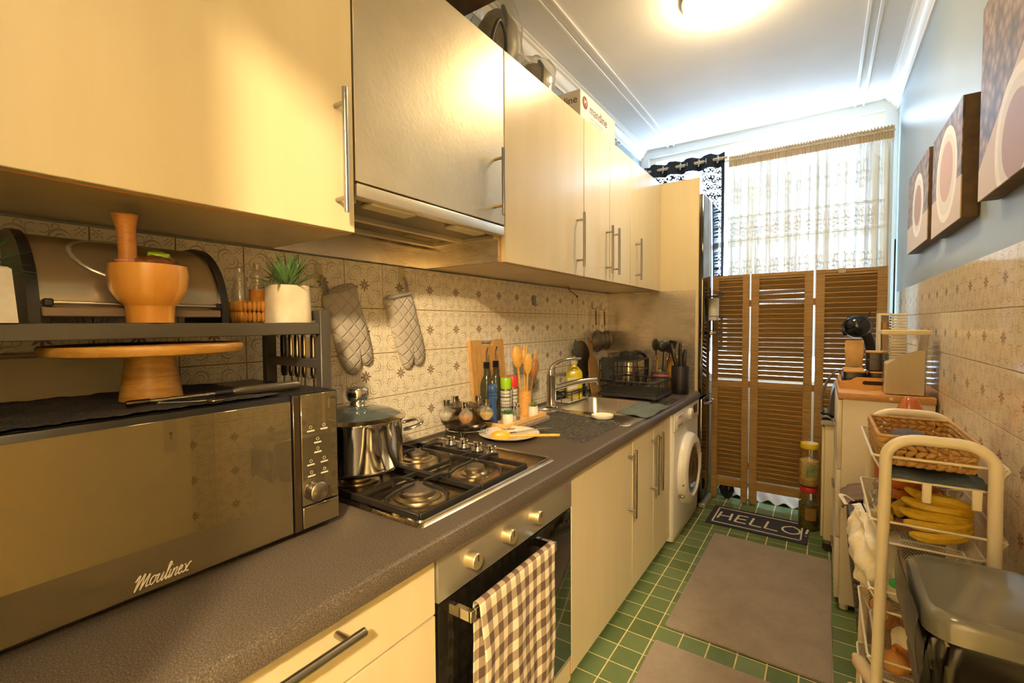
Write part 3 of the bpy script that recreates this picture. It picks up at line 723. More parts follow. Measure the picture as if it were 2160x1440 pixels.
# planters on the shelf
def spiky(c, n_, L, m, parent, seed, w=.0045, droop=.5):
    rd = random.Random(seed)
    for k in range(n_):
        a = rd.uniform(0, 2 * PI); e = rd.uniform(.25, 1.35); l = L * rd.uniform(.75, 1.05); b_ = new()
        d0 = Vector((math.cos(a) * math.cos(e), math.sin(a) * math.cos(e), math.sin(e))); p = Vector(c); pts = [p.copy()]
        for s_ in range(5): d0.z -= droop * .12 * (1.3 - math.sin(e)); d0.normalize(); p = p + d0 * l / 5; pts.append(p.copy())
        tube(b_, pts, [w * .8, w, w, w * .75, w * .4, w * .08], 6, flat=.35); obj('leaf', b_, m, parent)
t = T('potted_plant', 'spiky green artificial plant in a round-cornered stone pot beside the glass jars', 'plant')
c = (.245, .572, ZS); b_ = new(); prism(b_, rrect(-.043, .043, -.043, .043, .028, 6), .082, Tr(*c)); 
for v in b_.verts: v.co.x = c[0] + (v.co.x - c[0]) * (1 if v.co.z < ZS + .04 else .93); v.co.y = c[1] + (v.co.y - c[1]) * (1 if v.co.z < ZS + .04 else .93)
obj('pot', b_, M_concr, t); spiky((c[0], c[1], c[2] + .075), 75, .086, M_leaf, t, 5, .0046, .6)
t = T('potted_plant', 'grassy green artificial plant in a tapering stone pot at the end of the bread bin', 'plant')
c = (.275, .108, ZS); b_ = new(); lathe(b_, [(.048, 0), (.043, .075), (.038, .078), (.038, .065), (0, .065)], c, 4, Rz(PI / 4 + .1)); obj('pot', b_, P('grey_marble', 'b9b2a6', .5, var='cfc9be', vs=25), t); spiky((c[0], c[1], c[2] + .07), 55, .075, M_leafd, t, 9, .0026, .8)
# wicker basket with glass jars
t = T('wicker_basket', 'small woven straw basket holding glass jars on the rack shelf', 'basket')
M_straw = P('straw', 'c98f3c', .6, var='a86c22', vs=90, bs=.6, bscale=160, stretch=(1, 1, .3))
b_ = new()
for r_, z_ in ((0, .0), (0, .023)):
    for k in range(34):
        a = k / 34 * 4; sd = int(a) % 4; f_ = a - int(a); hx, hy = .047, .043
        x, y = ((-hx + 2 * hx * f_, -hy), (hx, -hy + 2 * hy * f_), (hx - 2 * hx * f_, hy), (-hx, hy - 2 * hy * f_))[sd]
        sph(b_, (.175 + x, .5235 + y * .93 + .002, ZS + z_ + .0125), .0075, 8, 6, (.75, .75, 1.65))
obj('weave', b_, M_straw, t)
obj('base', box(new(), .132, .218, .486, .562, ZS, ZS + .004), M_straw, t)
M_lbl = P('yellow_label', 'd9b23a', .6, var='b8402a', vs=40)
for x, y, h, lab in ((.172, .505, .118, 0), (.168, .545, .130, 1)):
    g = T('glass_jar', ('ribbed glass jar with a yellow and red label in the straw basket', 'ribbed empty glass jar with a round stopper in the straw basket')[1 - lab], 'jar')
    b_ = new(); lathe(b_, [(.017, .005), (.0175, .012), (.0175, h * .62), (.013, h * .70), (.0125, h * .76), (.016, h * .79)], (x, y, ZS), 18, caps=False); obj('body', b_, M_glass, g)
    b_ = new(); lathe(b_, [(.016, h * .79), (.0165, h * .83), (.010, h * .88), (.006, h * .92), (.009, h * .97), (.008, h * 1.03), (0, h * 1.05)], (x, y, ZS), 18, caps=False); obj('stopper', b_, M_glass, g)
    if lab: b_ = new(); lathe(b_, [(.0178, h * .30), (.0178, h * .58)], (x, y, ZS), 18, caps=False); obj('label', b_, M_lbl, g)
# steel tools hanging from the rack's side rail
M_tool = P('tool_steel', 'c2b49a', .22, 1.0)
RT = ('steel peeler with a black grip', 'steel kitchen tool, plain round handle', 'steel kitchen tool, plain round handle', 'steel kitchen tool, plain round handle', 'steel kitchen tool, plain round handle', 'slim steel kitchen tool at the front of the row')
for k, (x, y) in enumerate(((.078, .654), (.106, .658), (.140, .654), (.165, .658), (.210, .654), (.238, .658))):
    g = T('hanging_tool', (RT[k] + ' hanging beside the rack'), 'kitchen tool', group='steel tools hanging beside the rack' if 1 <= k <= 4 else None)
    b_ = new(); lathe(b_, [(0, 0), (.006, .002), (.0085, .012), (.0085, .10), (.007, .108), (0, .11)], (x, y, 1.047), 14); obj('handle', b_, M_black if k == 0 else M_tool, g)
    b_ = new(); tube(b_, [(x, y, 1.155), (x, y, 1.172), (x, y - .006, 1.178), (x, y - .0105, 1.176)], .002, 6); obj('hook', b_, M_tool, g)
    b_ = new(); tube(b_, [(x, y, 1.047), (x, y, 1.02)], .0028, 8); obj('shank', b_, M_tool, g)
    b_ = new(); sph(b_, (x, y, 1.005), .018, 14, 10, (.25, .6, 1.2)); obj('head', b_, M_tool, g)
# cream cover panel on the tiles behind the microwave
t = T('wall_cover_panel', 'flat cream cover panel on the tiles behind the microwave', 'cover panel')
obj('cover', box(new(), .001, .022, -.06, .358, .90, 1.122, .003), P('cream_cover', 'd9c8a2', .5), t); obj('frame_edge', box(new(), .001, .026, -.06, .362, 1.1225, 1.130, .001, 1), P('cream_cover_edge', 'a38f68', .5), t)
# ---------------------------------------------------------------- hob
t = T('gas_hob', 'four-burner steel gas hob with cast iron pan supports', 'hob')
HX0, HX1, HY0, HY1 = .055, .548, .672, 1.258; HZ = ZT
b_ = new()
prism(b_, rrect(HX0, HX1, HY0, HY1, .012, 4), .006, Tr(0, 0, HZ))
for v in b_.verts:
    if v.co.z > HZ + .003: v.co.x += .008 if v.co.x < .3 else -.008; v.co.y += .008 if v.co.y < .96 else -.008
M_hobs = brushed('hob_steel', 'b8a98f', .24, (40, 1, 1), .02); obj('plate', b_, M_hobs, t)
b_ = new(); tube(b_, [(x, y, HZ + .007) for x, y in rrect(HX0 + .012, HX1 - .012, HY0 + .012, HY1 - .012, .012, 4)], .004, 6, True); obj('raised_rim', b_, M_chrome, t)
M_cap = P('burner_cap_enamel', '4e443a', .55, .2, var='6a5d4e', vs=60, bs=.1); M_alu = P('burner_alloy', 'c4b596', .3, 1.0)
M_iron = P('cast_iron', '26221f', .48, .3, bs=.12, bscale=250); M_worni = P('worn_iron_tip', '7d6a55', .5, .5)
burn = ((.420, .790, .045), (.200, .780, .034), (.425, 1.005, .030), (.180, 1.020, .036))
for x, y, r in burn:
    b_ = new(); lathe(b_, [(r * 1.28, .006), (r * 1.25, .010), (r * 1.0, .014), (r * .98, .020), (r * .9, .021)], (x, y, HZ), 36); bu = obj('burner', b_, M_alu, t)
    b_ = new(); lathe(b_, [(0, .021), (r * .92, .021), (r * .95, .024), (r * .9, .029), (0, .030)], (x, y, HZ), 36); obj('burner_cap', b_, M_cap, bu)
    b_ = new(); lathe(b_, [(r * 1.75, .0062), (r * 1.7, .0072), (r * 1.3, .0066)], (x, y, HZ), 36, caps=False); obj('burner_dish', b_, M_hobs, bu)
def support(y0, y1):
    x0, x1 = .085, .527; z = HZ + .012; h = .030
    b_ = new()
    for e in (y0, y1):
        box(b_, x0, x1, e - .004, e + .004, z - .004, z + .010, .001, 1)
    for e in (x0, x1): box(b_, e - .004, e + .004, y0, y1, z - .004, z + .010, .001, 1)
    box(b_, .305, .313, y0, y1, z - .002, z + .008)
    for bx in (.195, .422):
        yc = (y0 + y1) / 2
        for sx, sy in ((1, 0), (-1, 0), (0, 1), (0, -1)):
            ex = bx + sx * (.092 if bx > .3 or sx < 0 else .088); ey = yc + sy * ((y1 - y0) / 2)
            ex = max(x0, min(x1, ex))
            p0 = Vector((ex, ey, z)); p1 = Vector((bx + sx * .016, yc + sy * .016, z + h))
            m_ = p0.lerp(p1, .32); m_.z = z + h - .002
            tb_ = [p0, Vector((p0.x, p0.y, z + h * .7)), m_, p1]
            tube(b_, tb_, [.0045, .0048, .0048, .0035], 6)
    for e in ((x0, y0), (x1, y0), (x0, y1), (x1, y1)): cyl(b_, (e[0], e[1], HZ + .005), (e[0], e[1], z), .006, 8)
    return obj('pan_support', b_, M_iron, t)
support(.690, .895); support(.905, 1.118)
for k in range(4):
    x = .160 + .064 * k; y = 1.205 - .006 * k
    b_ = new(); lathe(b_, [(.020, .006), (.019, .012), (.0135, .018), (.013, .027), (.015, .030), (.015, .034), (0, .034)], (x, y, HZ), 24); kn = obj('knob', b_, M_chrome, t)
    obj('knob_bar', box(new(), x - .018, x + .018, y - .004, y + .004, HZ + .025, HZ + .036, .002, 1), M_chrome, kn)
    b_ = new(); lathe(b_, [(.021, .006), (.021, .0085), (.014, .0085)], (x, y, HZ), 24, caps=False); obj('knob_skirt', b_, M_black, kn)
# stock pot
ZP = HZ + .0435
t = T('stock_pot', 'polished steel stock pot with a glass lid on the rear burner', 'pot')
c = (.205, .782, ZP); r = .117
b_ = new(); lathe(b_, [(0, 0), (r * .86, 0), (r * .93, .004), (r, .016), (r, .128), (r * 1.035, .133), (r * 1.035, .136), (r * .97, .136), (r * .97, .03), (0, .02)], c, 56); obj('body', b_, M_chrome, t)
b_ = new(); lathe(b_, [(r * 1.08, .1368), (r * 1.09, .139), (r * .95, .146), (r * .95, .143)], c, 56, caps=False); l = obj('lid_rim', b_, M_chrome, t)
b_ = new(); lathe(b_, [(r * .96, .1455), (r * .7, .158), (r * .35, .168), (0, .171)], c, 48, caps=False); obj('lid_glass', b_, P('blue_grey_lid_glass', '3d4a52', .05, spec=.7, coat=.4, var='5a625f', vs=10), l)
b_ = new(); lathe(b_, [(.030, .166), (.031, .170), (.022, .172), (.020, .180), (.026, .186), (.030, .196), (.030, .212), (.027, .216), (0, .216)], c, 40); obj('lid_knob', b_, M_chrome, l)
def pot_handle(a):
    b_ = new(); d0 = Vector((math.cos(a), math.sin(a), 0)); s0 = Vector((-d0.y, d0.x, 0)); cc = Vector(c) + Vector((0, 0, .105))
    pts = [cc + d0 * r * .99 + s0 * .045, cc + d0 * (r + .02) + s0 * .046 + Vector((0, 0, .004)), cc + d0 * (r + .042) + s0 * .036 + Vector((0, 0, .010)), cc + d0 * (r + .050) + Vector((0, 0, .012)), cc + d0 * (r + .042) - s0 * .036 + Vector((0, 0, .010)), cc + d0 * (r + .02) - s0 * .046 + Vector((0, 0, .004)), cc + d0 * r * .99 - s0 * .045]
    tube(b_, smoothpts(pts, 5), .009, 10, flat=.55); return obj('handle', b_, M_chrome, t)
pot_handle(R(52)); pot_handle(R(232))
# ---------------------------------------------------------------- tea towel over the oven handle
def gingham():
    m, nt, b = mat('gingham_cloth'); x, y, z = xyz(nt, 'UV')
    a = (x * 8.5).fract().gt(.5); c_ = (y * 14).fract().gt(.5); s_ = (a + c_) * .5
    nt.links.new(ramp(nt, s_, [(0.0, 'e8dcc4'), (0.45, 'a5937c'), (0.55, 'a5937c'), (1.0, '5e4c40')]), b.inputs['Base Color'])
    b.inputs['Roughness'].default_value = .9; bump(nt, b, noise(nt, 500, 2), .3, .001); return m
M_ging = gingham()
def uvgrid(name, fn, nu, nv, thick, m, **k):
    """cloth sheet with its own UVs (u,v) and a thickness"""
    bm = bmesh.new(); uv = bm.loops.layers.uv.new('UVMap')
    V = [[bm.verts.new(fn(i / nu, j / nv)) for j in range(nv + 1)] for i in range(nu + 1)]
    for i in range(nu):
        for j in range(nv):
            f = bm.faces.new([V[i][j], V[i + 1][j], V[i + 1][j + 1], V[i][j + 1]])
            for lp, (a, b_) in zip(f.loops, ((i, j), (i + 1, j), (i + 1, j + 1), (i, j + 1))): lp[uv].uv = (a / nu, b_ / nv)
    if thick: bm.normal_update(); bmesh.ops.solidify(bm, geom=bm.faces[:], thickness=thick)
    me = bpy.data.meshes.new(name); bm.to_mesh(me); bm.free(); me.polygons.foreach_set('use_smooth', [True] * len(me.polygons)); me.materials.append(m)
    o = bpy.data.objects.new(name, me); COL.objects.link(o)
    for a, b_ in k.items(): setattr(o, a, b_)
    return o
def towel(u, v):                       # v: 0 back bottom .. 1 front bottom ; u along the bar
    L = .66; s = v * L; back = .26; hx = XD + .060; r_ = .0085
    y = .738 + u * .325
    if s < back: x = hx - r_; z = (.5855) - (back - s); side = -1
    elif s < back + PI * r_: a = (s - back) / r_; x = hx - r_ * math.cos(a); z = (.5855) + r_ * math.sin(a); side = 0
    else: x = hx + r_; z = (.5855) - (s - back - PI * r_); side = 1
    dz = max(0, (.5855) - z); k = min(1, dz / .12)
    x += side * (.003 * k * math.sin(u * 15 + 1) + .003 * k * (1 + math.sin(u * 31 + dz * 6)) * .5) + (k * .004 if side > 0 else -k * .002)
    y += (u - .5) * (-.10 * dz) + .004 * k * math.sin(dz * 20 + u * 3)
    z += .014 * (u - .5) * k * side
    return (x, y, z)
tag(uvgrid('tea_towel', towel, 60, 90, .0015, M_ging), 'brown and cream gingham tea towel hanging over the oven handle', 'towel')
def towel2(u, v):                      # the narrower fold hanging beside it
    hx = XD + .060; s = v * .50; y = .752 + u * .055; x = hx + .010 + .006 * math.sin(u * 6) ; z = .552 - s
    return (x + .004 * math.sin(v * 9 + u * 4), y + .02 * v * (1 - u), z)
# ---------------------------------------------------------------- oven mitts on wall hooks
def quilt():
    m, nt, b = mat('quilted_grey_cotton'); x, y, z = xyz(nt)
    a = ((y + z * 1.0) * 22).fract() - .5; c_ = ((y - z * 1.0) * 22).fract() - .5
    h = (a.ab().mn(.5) * c_.ab()).sqrt(); g = (0.5 - a.ab()).mn(0.5 - c_.ab()) * 4
    nt.links.new(mix(nt, noise(nt, 9, 3), 'b3aaa0', 'c9c0b4'), b.inputs['Base Color']); b.inputs['Roughness'].default_value = .92
    bump(nt, b, g.mn(.5), .9, .006); return m
M_quilt = quilt()
def mitt(name, label, top, tilt, flip, L=.29):
    t = T(name, label, 'oven mitt')
    out = [(-.052, 0), (.058, -.012), (.062, -.10), (.064, -.17), (.060, -.225), (.050, -.262), (.030, -.278), (.010, -.272), (.000, -.245), (-.004, -.232), (-.010, -.248), (-.020, -.266), (-.038, -.268), (-.050, -.250), (-.056, -.20), (-.060, -.12), (-.056, -.05)]
    if flip: out = [(-x, z) for x, z in out][::-1]
    ps = [(p.x, p.y) for p in smoothpts([(x, z, 0) for x, z in out], 4, True)]
    bm = new(); N = len(ps); cxm = sum(p[0] for p in ps) / N; czm = -.13
    layers = [(1.0, 0.006), (.97, .013), (.86, .021), (.6, .027), (.3, .029)]
    rings = []
    for s_, d_ in layers: rings.append([bm.verts.new((d_, cxm * .0 + x * s_ + (1 - s_) * (.006), z if s_ == 1 else czm + (z - czm) * s_)) for x, z in ps])
    bk = [bm.verts.new((0.001, x, z)) for x, z in ps]
    for a, b2 in zip([bk] + rings, rings):
        for i in range(N): bm.faces.new([a[i], a[(i + 1) % N], b2[(i + 1) % N], b2[i]])
    bm.faces.new(rings[-1]); bm.faces.new(bk[::-1])
    M_ = Tr(*top) @ Matrix.Rotation(tilt, 4, 'X')
    bmesh.ops.transform(bm, matrix=M_, verts=bm.verts); obj('glove', bm, M_quilt, t, ang=80)
    b_ = new(); s_ = -1 if flip else 1
    tube(b_, smoothpts([(.012, .050 * s_, -.012), (.012, .054 * s_, .02), (.014, .050 * s_, .045), (.014, .044 * s_, .02), (.012, .044 * s_, -.012)], 5), .0045, 6, flat=.5); bmesh.ops.transform(b_, matrix=M_, verts=b_.verts); obj('hanging_loop', b_, P('loop_tape', '9a9186', .9), t)
    b_ = new(); tube(b_, [(.022, -.05, -.003), (.026, 0, -.006), (.022, .056, -.013)], .005, 6); bmesh.ops.transform(b_, matrix=M_, verts=b_.verts); obj('cuff_binding', b_, P('binding_tape', 'a49b90', .9), t)
    return M_ @ Vector((.012, .050 * s_, .045))
def whook(label, y, z, m):
    t = T('wall_hook', label, 'hook'); obj('plate', box(new(), .001, .005, y - .013, y + .013, z - .004, z + .04, .002, 1), m, t)
    b_ = new(); tube(b_, smoothpts([(.004, y, z + .01), (.012, y, z - .004), (.020, y, z - .006), (.024, y, z + .006)]), .002, 6); obj('prong', b_, m, t)
M_hook = P('pale_hook_plastic', 'cdbf9f', .4)
p = mitt('oven_mitt', 'grey quilted oven mitt hanging nearest the rack, behind its post', (.004, .868, 1.295), R(17), True); whook('pale wall hook holding the oven mitt nearest the rack', p.y, p.z - .004, M_hook)
p = mitt('oven_mitt', 'grey quilted oven mitt hanging on its own above the hob', (.004, 1.098, 1.285), R(-18) * -1, False); whook('pale wall hook holding the oven mitt above the hob', p.y, p.z - .004, M_hook)
# ---------------------------------------------------------------- between hob and sink
def granite():
    m, nt, b = mat('granite_slab'); f = noise(nt, 150, 4, .8); nt.links.new(ramp(nt, f, [(.3, '3a332b'), (.5, '8d8070'), (.62, 'b3a48e'), (.75, '5a5046')]), b.inputs['Base Color']); b.inputs['Roughness'].default_value = .25; return m
S('granite_board', prism(new(), rrect(.022, .236, 1.47, 1.815, .05, 8), .014, Tr(0, 0, ZT), .002), granite(), 'speckled granite board with rounded corners under the wooden tray', 'board')
ZG = ZT + .0145
t = T('wooden_tray', 'shallow wooden tray on the granite board holding oils and seasonings', 'tray')
obj('base', box(new(), .050, .205, 1.478, 1.785, ZG, ZG + .006), M_bamboo2, t)
for a in ((.044, .050, 1.472, 1.791), (.205, .211, 1.472, 1.791), (.050, .205, 1.472, 1.478), (.050, .205, 1.785, 1.791)): obj('side', box(new(), a[0], a[1], a[2], a[3], ZG, ZG + .016, .001, 1), M_bamboo2, t)
ZY = ZG + .0065
# chopping board leaning on the tiles
t = T('chopping_board', 'wooden chopping board with a steel bar handle leaning on the tiles', 'chopping board')
pol = [(0, 0), (.24, 0), (.24, .335), (.235, .345), (.17, .345), (.162, .335), (.155, .318), (.085, .318), (.078, .335), (.07, .345), (.005, .345), (0, .335)]
Mb = Matrix(((0, 0, 1, .0), (1, 0, 0, 1.485), (0, 1, 0, .7655), (0, 0, 0, 1)))
b_ = new(); prism(b_, pol, .016, Mb, .0015); bmesh.ops.transform(b_, matrix=Tr(.034, 0, .7655) @ Ry(-.085) @ Tr(0, 0, -.7655), verts=b_.verts); obj('board', b_, woodmat('board_wood', 'b98a48', 'cfa364', .45, (3, 12, 2)), t)
b_ = new(); cyl(b_, (.0128, 1.555, 1.102), (.0128, 1.655, 1.102), .0045); obj('bar_handle', b_, M_chrome, t)
# oil bottles
for k, (x, y) in enumerate(((.086, 1.512), (.083, 1.580))):
    t = T('oil_bottle', ('glass oil bottle with a steel pourer behind the blue pepper mill', 'glass oil bottle with a steel pourer behind the green-capped can')[k], 'bottle')
    b_ = new(); lathe(b_, [(.026, 0), (.0275, .004), (.0275, .15), (.024, .170), (.013, .195), (.012, .222), (.014, .226)], (x, y, ZY), 24, caps=False); obj('bottle', b_, thinglass('oil_glass', '9aa39a', .15, .03, .25, '6d6a52'), t)
    b_ = new(); lathe(b_, [(.025, .001), (.026, .004), (.026, .09), (0, .09)], (x, y, ZY), 24); obj('oil', b_, P('olive_oil', '6f6423', .15), t)
    b_ = new()
    for q in range(4): lathe(b_, [(.012, .224 + q * .007), (.0155, .227 + q * .007), (.012, .230 + q * .007)], (x, y, ZY), 20)
    obj('stopper', b_, M_black, t)
    b_ = new(); tube(b_, smoothpts([(x, y, ZY + .25), (x, y, ZY + .28), (x + .002, y + .002, ZY + .30), (x + .006, y + .004, ZY + .312)]), .0035, 8); obj('spout', b_, M_chrome, t)
# blue pepper mill
t = T('pepper_mill', 'glossy blue wooden pepper mill at the corner of the tray', 'pepper mill')
c = (.122, 1.503, ZY)
M_blue = P('blue_lacquer', '2d4f86', .15, coat=.5)
b_ = new(); lathe(b_, [(.021, 0), (.0215, .006), (.018, .02), (.0195, .03), (.0165, .06), (.0155, .085), (.019, .103), (.020, .108), (.0165, .113), (0, .113)], c, 32); obj('body', b_, M_blue, t)
b_ = new(); lathe(b_, [(.017, .114), (.0195, .118), (.0195, .123), (.015, .127), (.020, .135), (.0215, .146), (.017, .158), (.008, .165), (0, .166)], c, 32); obj('head', b_, M_blue, t)
b_ = new(); lathe(b_, [(.004, .165), (.005, .170), (.003, .176), (0, .177)], c, 16); obj('finial', b_, M_chrome, t)
# seasoning cans
def canlabel():
    m, nt, b = mat('printed_label'); x, y, z = xyz(nt)
    g = (z * 420).sin().gt(.1) * noise_gt(nt, 260); fr = ((z * 24).fract().gt(.9)).mx((y * 45).fract().gt(.88))
    nt.links.new(mix(nt, (g * .7).mx(fr), 'c9c4b8', '232120'), b.inputs['Base Color']); b.inputs['Roughness'].default_value = .4; return m
def noise_gt(nt, s_): return E(nt, noise(nt, s_, 2)).gt(.45)
M_can = canlabel()
for x, y, h, lid, lab in ((.135, 1.580, .1, '9cc81e', 'spice grinder can with a lime green cap on the tray'), (.128, 1.640, .1, 'd2392f', 'spice grinder can with a red cap on the tray')):
    t = T('spice_can', lab, 'spice can')
    b_ = new(); lathe(b_, [(.0225, 0), (.0235, .004), (.0235, .128), (.021, .134), (0, .134)], (x, y, ZY), 28); obj('can', b_, M_can, t)
    b_ = new(); lathe(b_, [(.0225, .135), (.0235, .139), (.0235, .178), (.022, .182), (0, .182)], (x, y, ZY), 28); obj('cap', b_, P('cap_' + lid, lid, .35), t)
    b_ = new(); lathe(b_, [(.0245, .131), (.0245, .1345)], (x, y, ZY), 28, caps=False); obj('ring', b_, M_chrome, t)
# salt and pepper shakers, small planters
for x, y, colr, lab in ((.178, 1.574, 'e8e2d4', 'small glass shaker half full of salt'), (.170, 1.614, '4a3a2a', 'small glass shaker with a few peppercorns')):
    t = T('shaker', lab, 'shaker')
    b_ = new(); lathe(b_, [(.012, 0), (.0125, .003), (.0115, .048), (.009, .056)], (x, y, ZY), 12, caps=False); obj('glass', b_, M_glass, t)
    b_ = new(); lathe(b_, [(0, .002), (.0105, .002), (.0105, .024 if colr[0] == 'e' else .014), (0, .026 if colr[0] == 'e' else .016)], (x, y, ZY), 12); obj('filling', b_, P('shaker_fill_' + colr, colr, .8, bs=.4, bscale=300), t)
    b_ = new(); lathe(b_, [(.0098, .056), (.0105, .058), (.0105, .068), (.007, .072), (0, .073)], (x, y, ZY), 16); obj('cap', b_, M_chrome, t)
M_wpot = P('white_ceramic', 'ece3d2', .3)
for x, y, m, sty, lab in ((.184, 1.522, M_leafd, 0, 'small white pot with a dark green rosette succulent on the tray'), (.182, 1.722, M_leafy, 1, 'small white pot with a yellow-green spiky succulent on the tray')):
    t = T('succulent', lab, 'plant')
    b_ = new(); lathe(b_, [(.0215, 0), (.0228, .003), (.0228, .036), (.0205, .040), (.021, .045), (.018, .045), (.018, .038), (0, .038)], (x, y, ZY), 24); obj('pot', b_, M_wpot, t)
    rd = random.Random(3 + sty)
    if sty == 0:
        for ring_, (n_, L, e) in enumerate(((8, .030, .25), (7, .024, .7), (5, .016, 1.15))):
            for k in range(n_):
                a = 2 * PI * (k + ring_ * .4) / n_; b_ = new(); d0 = Vector((math.cos(a) * math.cos(e), math.sin(a) * math.cos(e), math.sin(e))); q = d0.to_track_quat('Z', 'Y').to_matrix().to_4x4()
                sph(b_, Vector((x, y, ZY + .042)) + d0 * L * .5, L * .5, 8, 6, (.5, .28, 1), q); obj('leaf', b_, m, t)
    else: spiky((x, y, ZY + .040), 34, .030, m, t, 12, .0032, .3)
# bamboo holder with wooden spoons
t = T('utensil_holder', 'bamboo tube holding wooden spoons on the tray', 'utensil holder')
c = (.122, 1.745, ZY); b_ = new(); lathe(b_, [(.031, 0), (.031, .105), (.027, .105), (.027, .006), (0, .006)], c, 32); obj('tube', b_, M_bamboo, t)
def spoon(name, label, base, top, hw, hl, m, slots=False, flat=.22, bend=0):
    t = T(name, label, 'spoon'); A = Vector(base); B = Vector(top); d0 = (B - A).normalized(); L = (B - A).length
    b_ = new(); tube(b_, [A, A + d0 * (L - hl * 1.2), A + d0 * (L - hl * .8)], [.0055, .005, .006], 8); obj('handle', b_, m, t)
    n_ = Vector((.75, -.6, .2)); s_ = d0.cross(n_).normalized(); n_ = s_.cross(d0); Q = Matrix(((s_.x, n_.x, d0.x, 0), (s_.y, n_.y, d0.y, 0), (s_.z, n_.z, d0.z, 0), (0, 0, 0, 1)))
    b_ = new(); cc = A + d0 * (L - hl * .5)
    if slots:
        for q in (-1, 0, 1): tube(b_, [cc - d0 * hl * .1 + s_ * hw * .6 * q * .6, cc + d0 * hl * .5 + s_ * hw * .62 * q], [.0065, .004], 8, flat=.6)
        sph(b_, cc - d0 * hl * .15, hl * .4, 14, 8, (hw / hl * 1.8, flat, 1), Q)
    else: sph(b_, cc, hl * .5, 16, 10, (hw / hl * 2, flat, 1), Q)
    obj('blade' if slots else 'bowl', b_, m, t); return t
zb = ZY + .012
M_sp = woodmat('spoon_wood', 'c8923f', 'dbad5c', .4, (4, 4, 12)); M_spd = woodmat('dark_spoon_wood', '85552a', '9c6c38', .4, (4, 4, 12))
spoon('wooden_spoon', 'broad wooden spoon with an oval bowl in the bamboo tube', (.112, 1.742, zb), (.098, 1.716, zb + .300), .026, .105, M_sp)
spoon('wooden_spoon', 'narrow wooden spoon at the front of the bamboo tube', (.132, 1.742, zb), (.160, 1.722, zb + .268), .021, .10, M_sp)
spoon('wooden_fork', 'slotted wooden fork in the bamboo tube', (.118, 1.756, zb), (.100, 1.782, zb + .302), .024, .09, M_sp, slots=True)
spoon('wooden_spoon', 'dark brown wooden spoon in the bamboo tube', (.134, 1.752, zb), (.166, 1.776, zb + .235), .020, .085, M_spd)
t = T('wooden_spatula', 'flat pale wooden spatula at the edge of the bamboo tube', 'spatula')
b_ = new(); A = Vector((.128, 1.762, zb)); B = Vector((.132, 1.838, zb + .275)); dd = B - A
for i in range(1): tube(b_, [A, A + dd * .5, A + dd * .6, A + dd * .95, B], [.005, .006, .014, .017, .016], 10, flat=.25)
obj('blade', b_, woodmat('pale_spoon_wood', 'c9995a', 'dcb277', .5, (4, 4, 12)), t)
# spice carousel
t = T('spice_carousel', 'revolving steel spice rack on wire feet beside the hob', 'spice rack')
c = Vector((.108, 1.352, ZT))
M_dk = P('dark_brushed_steel', '5a5048', .3, 1.0)
b_ = new(); lathe(b_, [(0, .030), (.055, .030), (.072, .036), (.074, .046), (.068, .052), (.02, .054), (0, .056)], c, 44); obj('base', b_, M_dk, t)
b_ = new(); tube(b_, [c + Vector((.080 * math.cos(a * PI / 18), .080 * math.sin(a * PI / 18), .031)) for a in range(36)], .0022, 6, True)
for k in range(5):
    a0 = 2 * PI * k / 5 + .2
    for q in (-.09, .09):
        d1 = Vector((math.cos(a0 + q), math.sin(a0 + q), 0)); d2 = Vector((math.cos(a0), math.sin(a0), 0))
        tube(b_, [c + d1 * .08 + Vector((0, 0, .031)), c + d2 * .083 + Vector((0, 0, .0018))], .0016, 6)
obj('wire_feet', b_, M_chrome, t)
obj('spindle', cyl(new(), c + Vector((0, 0, .055)), c + Vector((0, 0, .125)), .006), M_chrome, t)
b_ = new(); pl5 = []
for k in range(60):
    a = 2 * PI * k / 60; rr = .064 + .014 * math.cos(5 * (a - .35) + PI); pl5.append((c.x + rr * math.cos(a), c.y + rr * math.sin(a)))
prism(b_, pl5, .003, Tr(0, 0, ZT + .118)); obj('holder_plate', b_, M_dk, t)
fills = (('d08a35', 'orange ground spice'), ('d9b45c', 'yellow ground spice'), ('e5ddd0', 'white coarse salt'), ('7a4a26', 'brown ground spice'), ('b9a37a', 'beige seeds'))
for k in range(5):
    a = -.35 - .55 + 2 * PI * k / 5; ctr = c + Vector((.080 * math.cos(a), .080 * math.sin(a), .0905)); f, lb = fills[(0, 1, 4, 3, 2)[k]]
    g = T('spice_jar', 'round glass jar of %s with a steel cap in the spice rack' % lb, 'jar')
    b_ = new(); lathe(b_, [(0, -.027), (.014, -.025), (.025, -.010), (.0265, .002), (.022, .015), (.013, .023), (.012, .030)], ctr, 24, caps=False); obj('glass', b_, M_glass, g)
    b_ = new(); lathe(b_, [(0, -.0255), (.013, -.0235), (.0235, -.010), (.0248, -.001), (.0235, .004 if k != 1 else -.002), (0, .006)], ctr, 20); obj('spice', b_, P('spice_' + f, f, .9, bs=.4, bscale=200), g)
    b_ = new(); lathe(b_, [(.0135, .0315), (.0150, .033), (.0150, .050), (.0165, .053), (.0165, .055), (0, .056)], ctr, 24); obj('cap', b_, M_chrome, g)
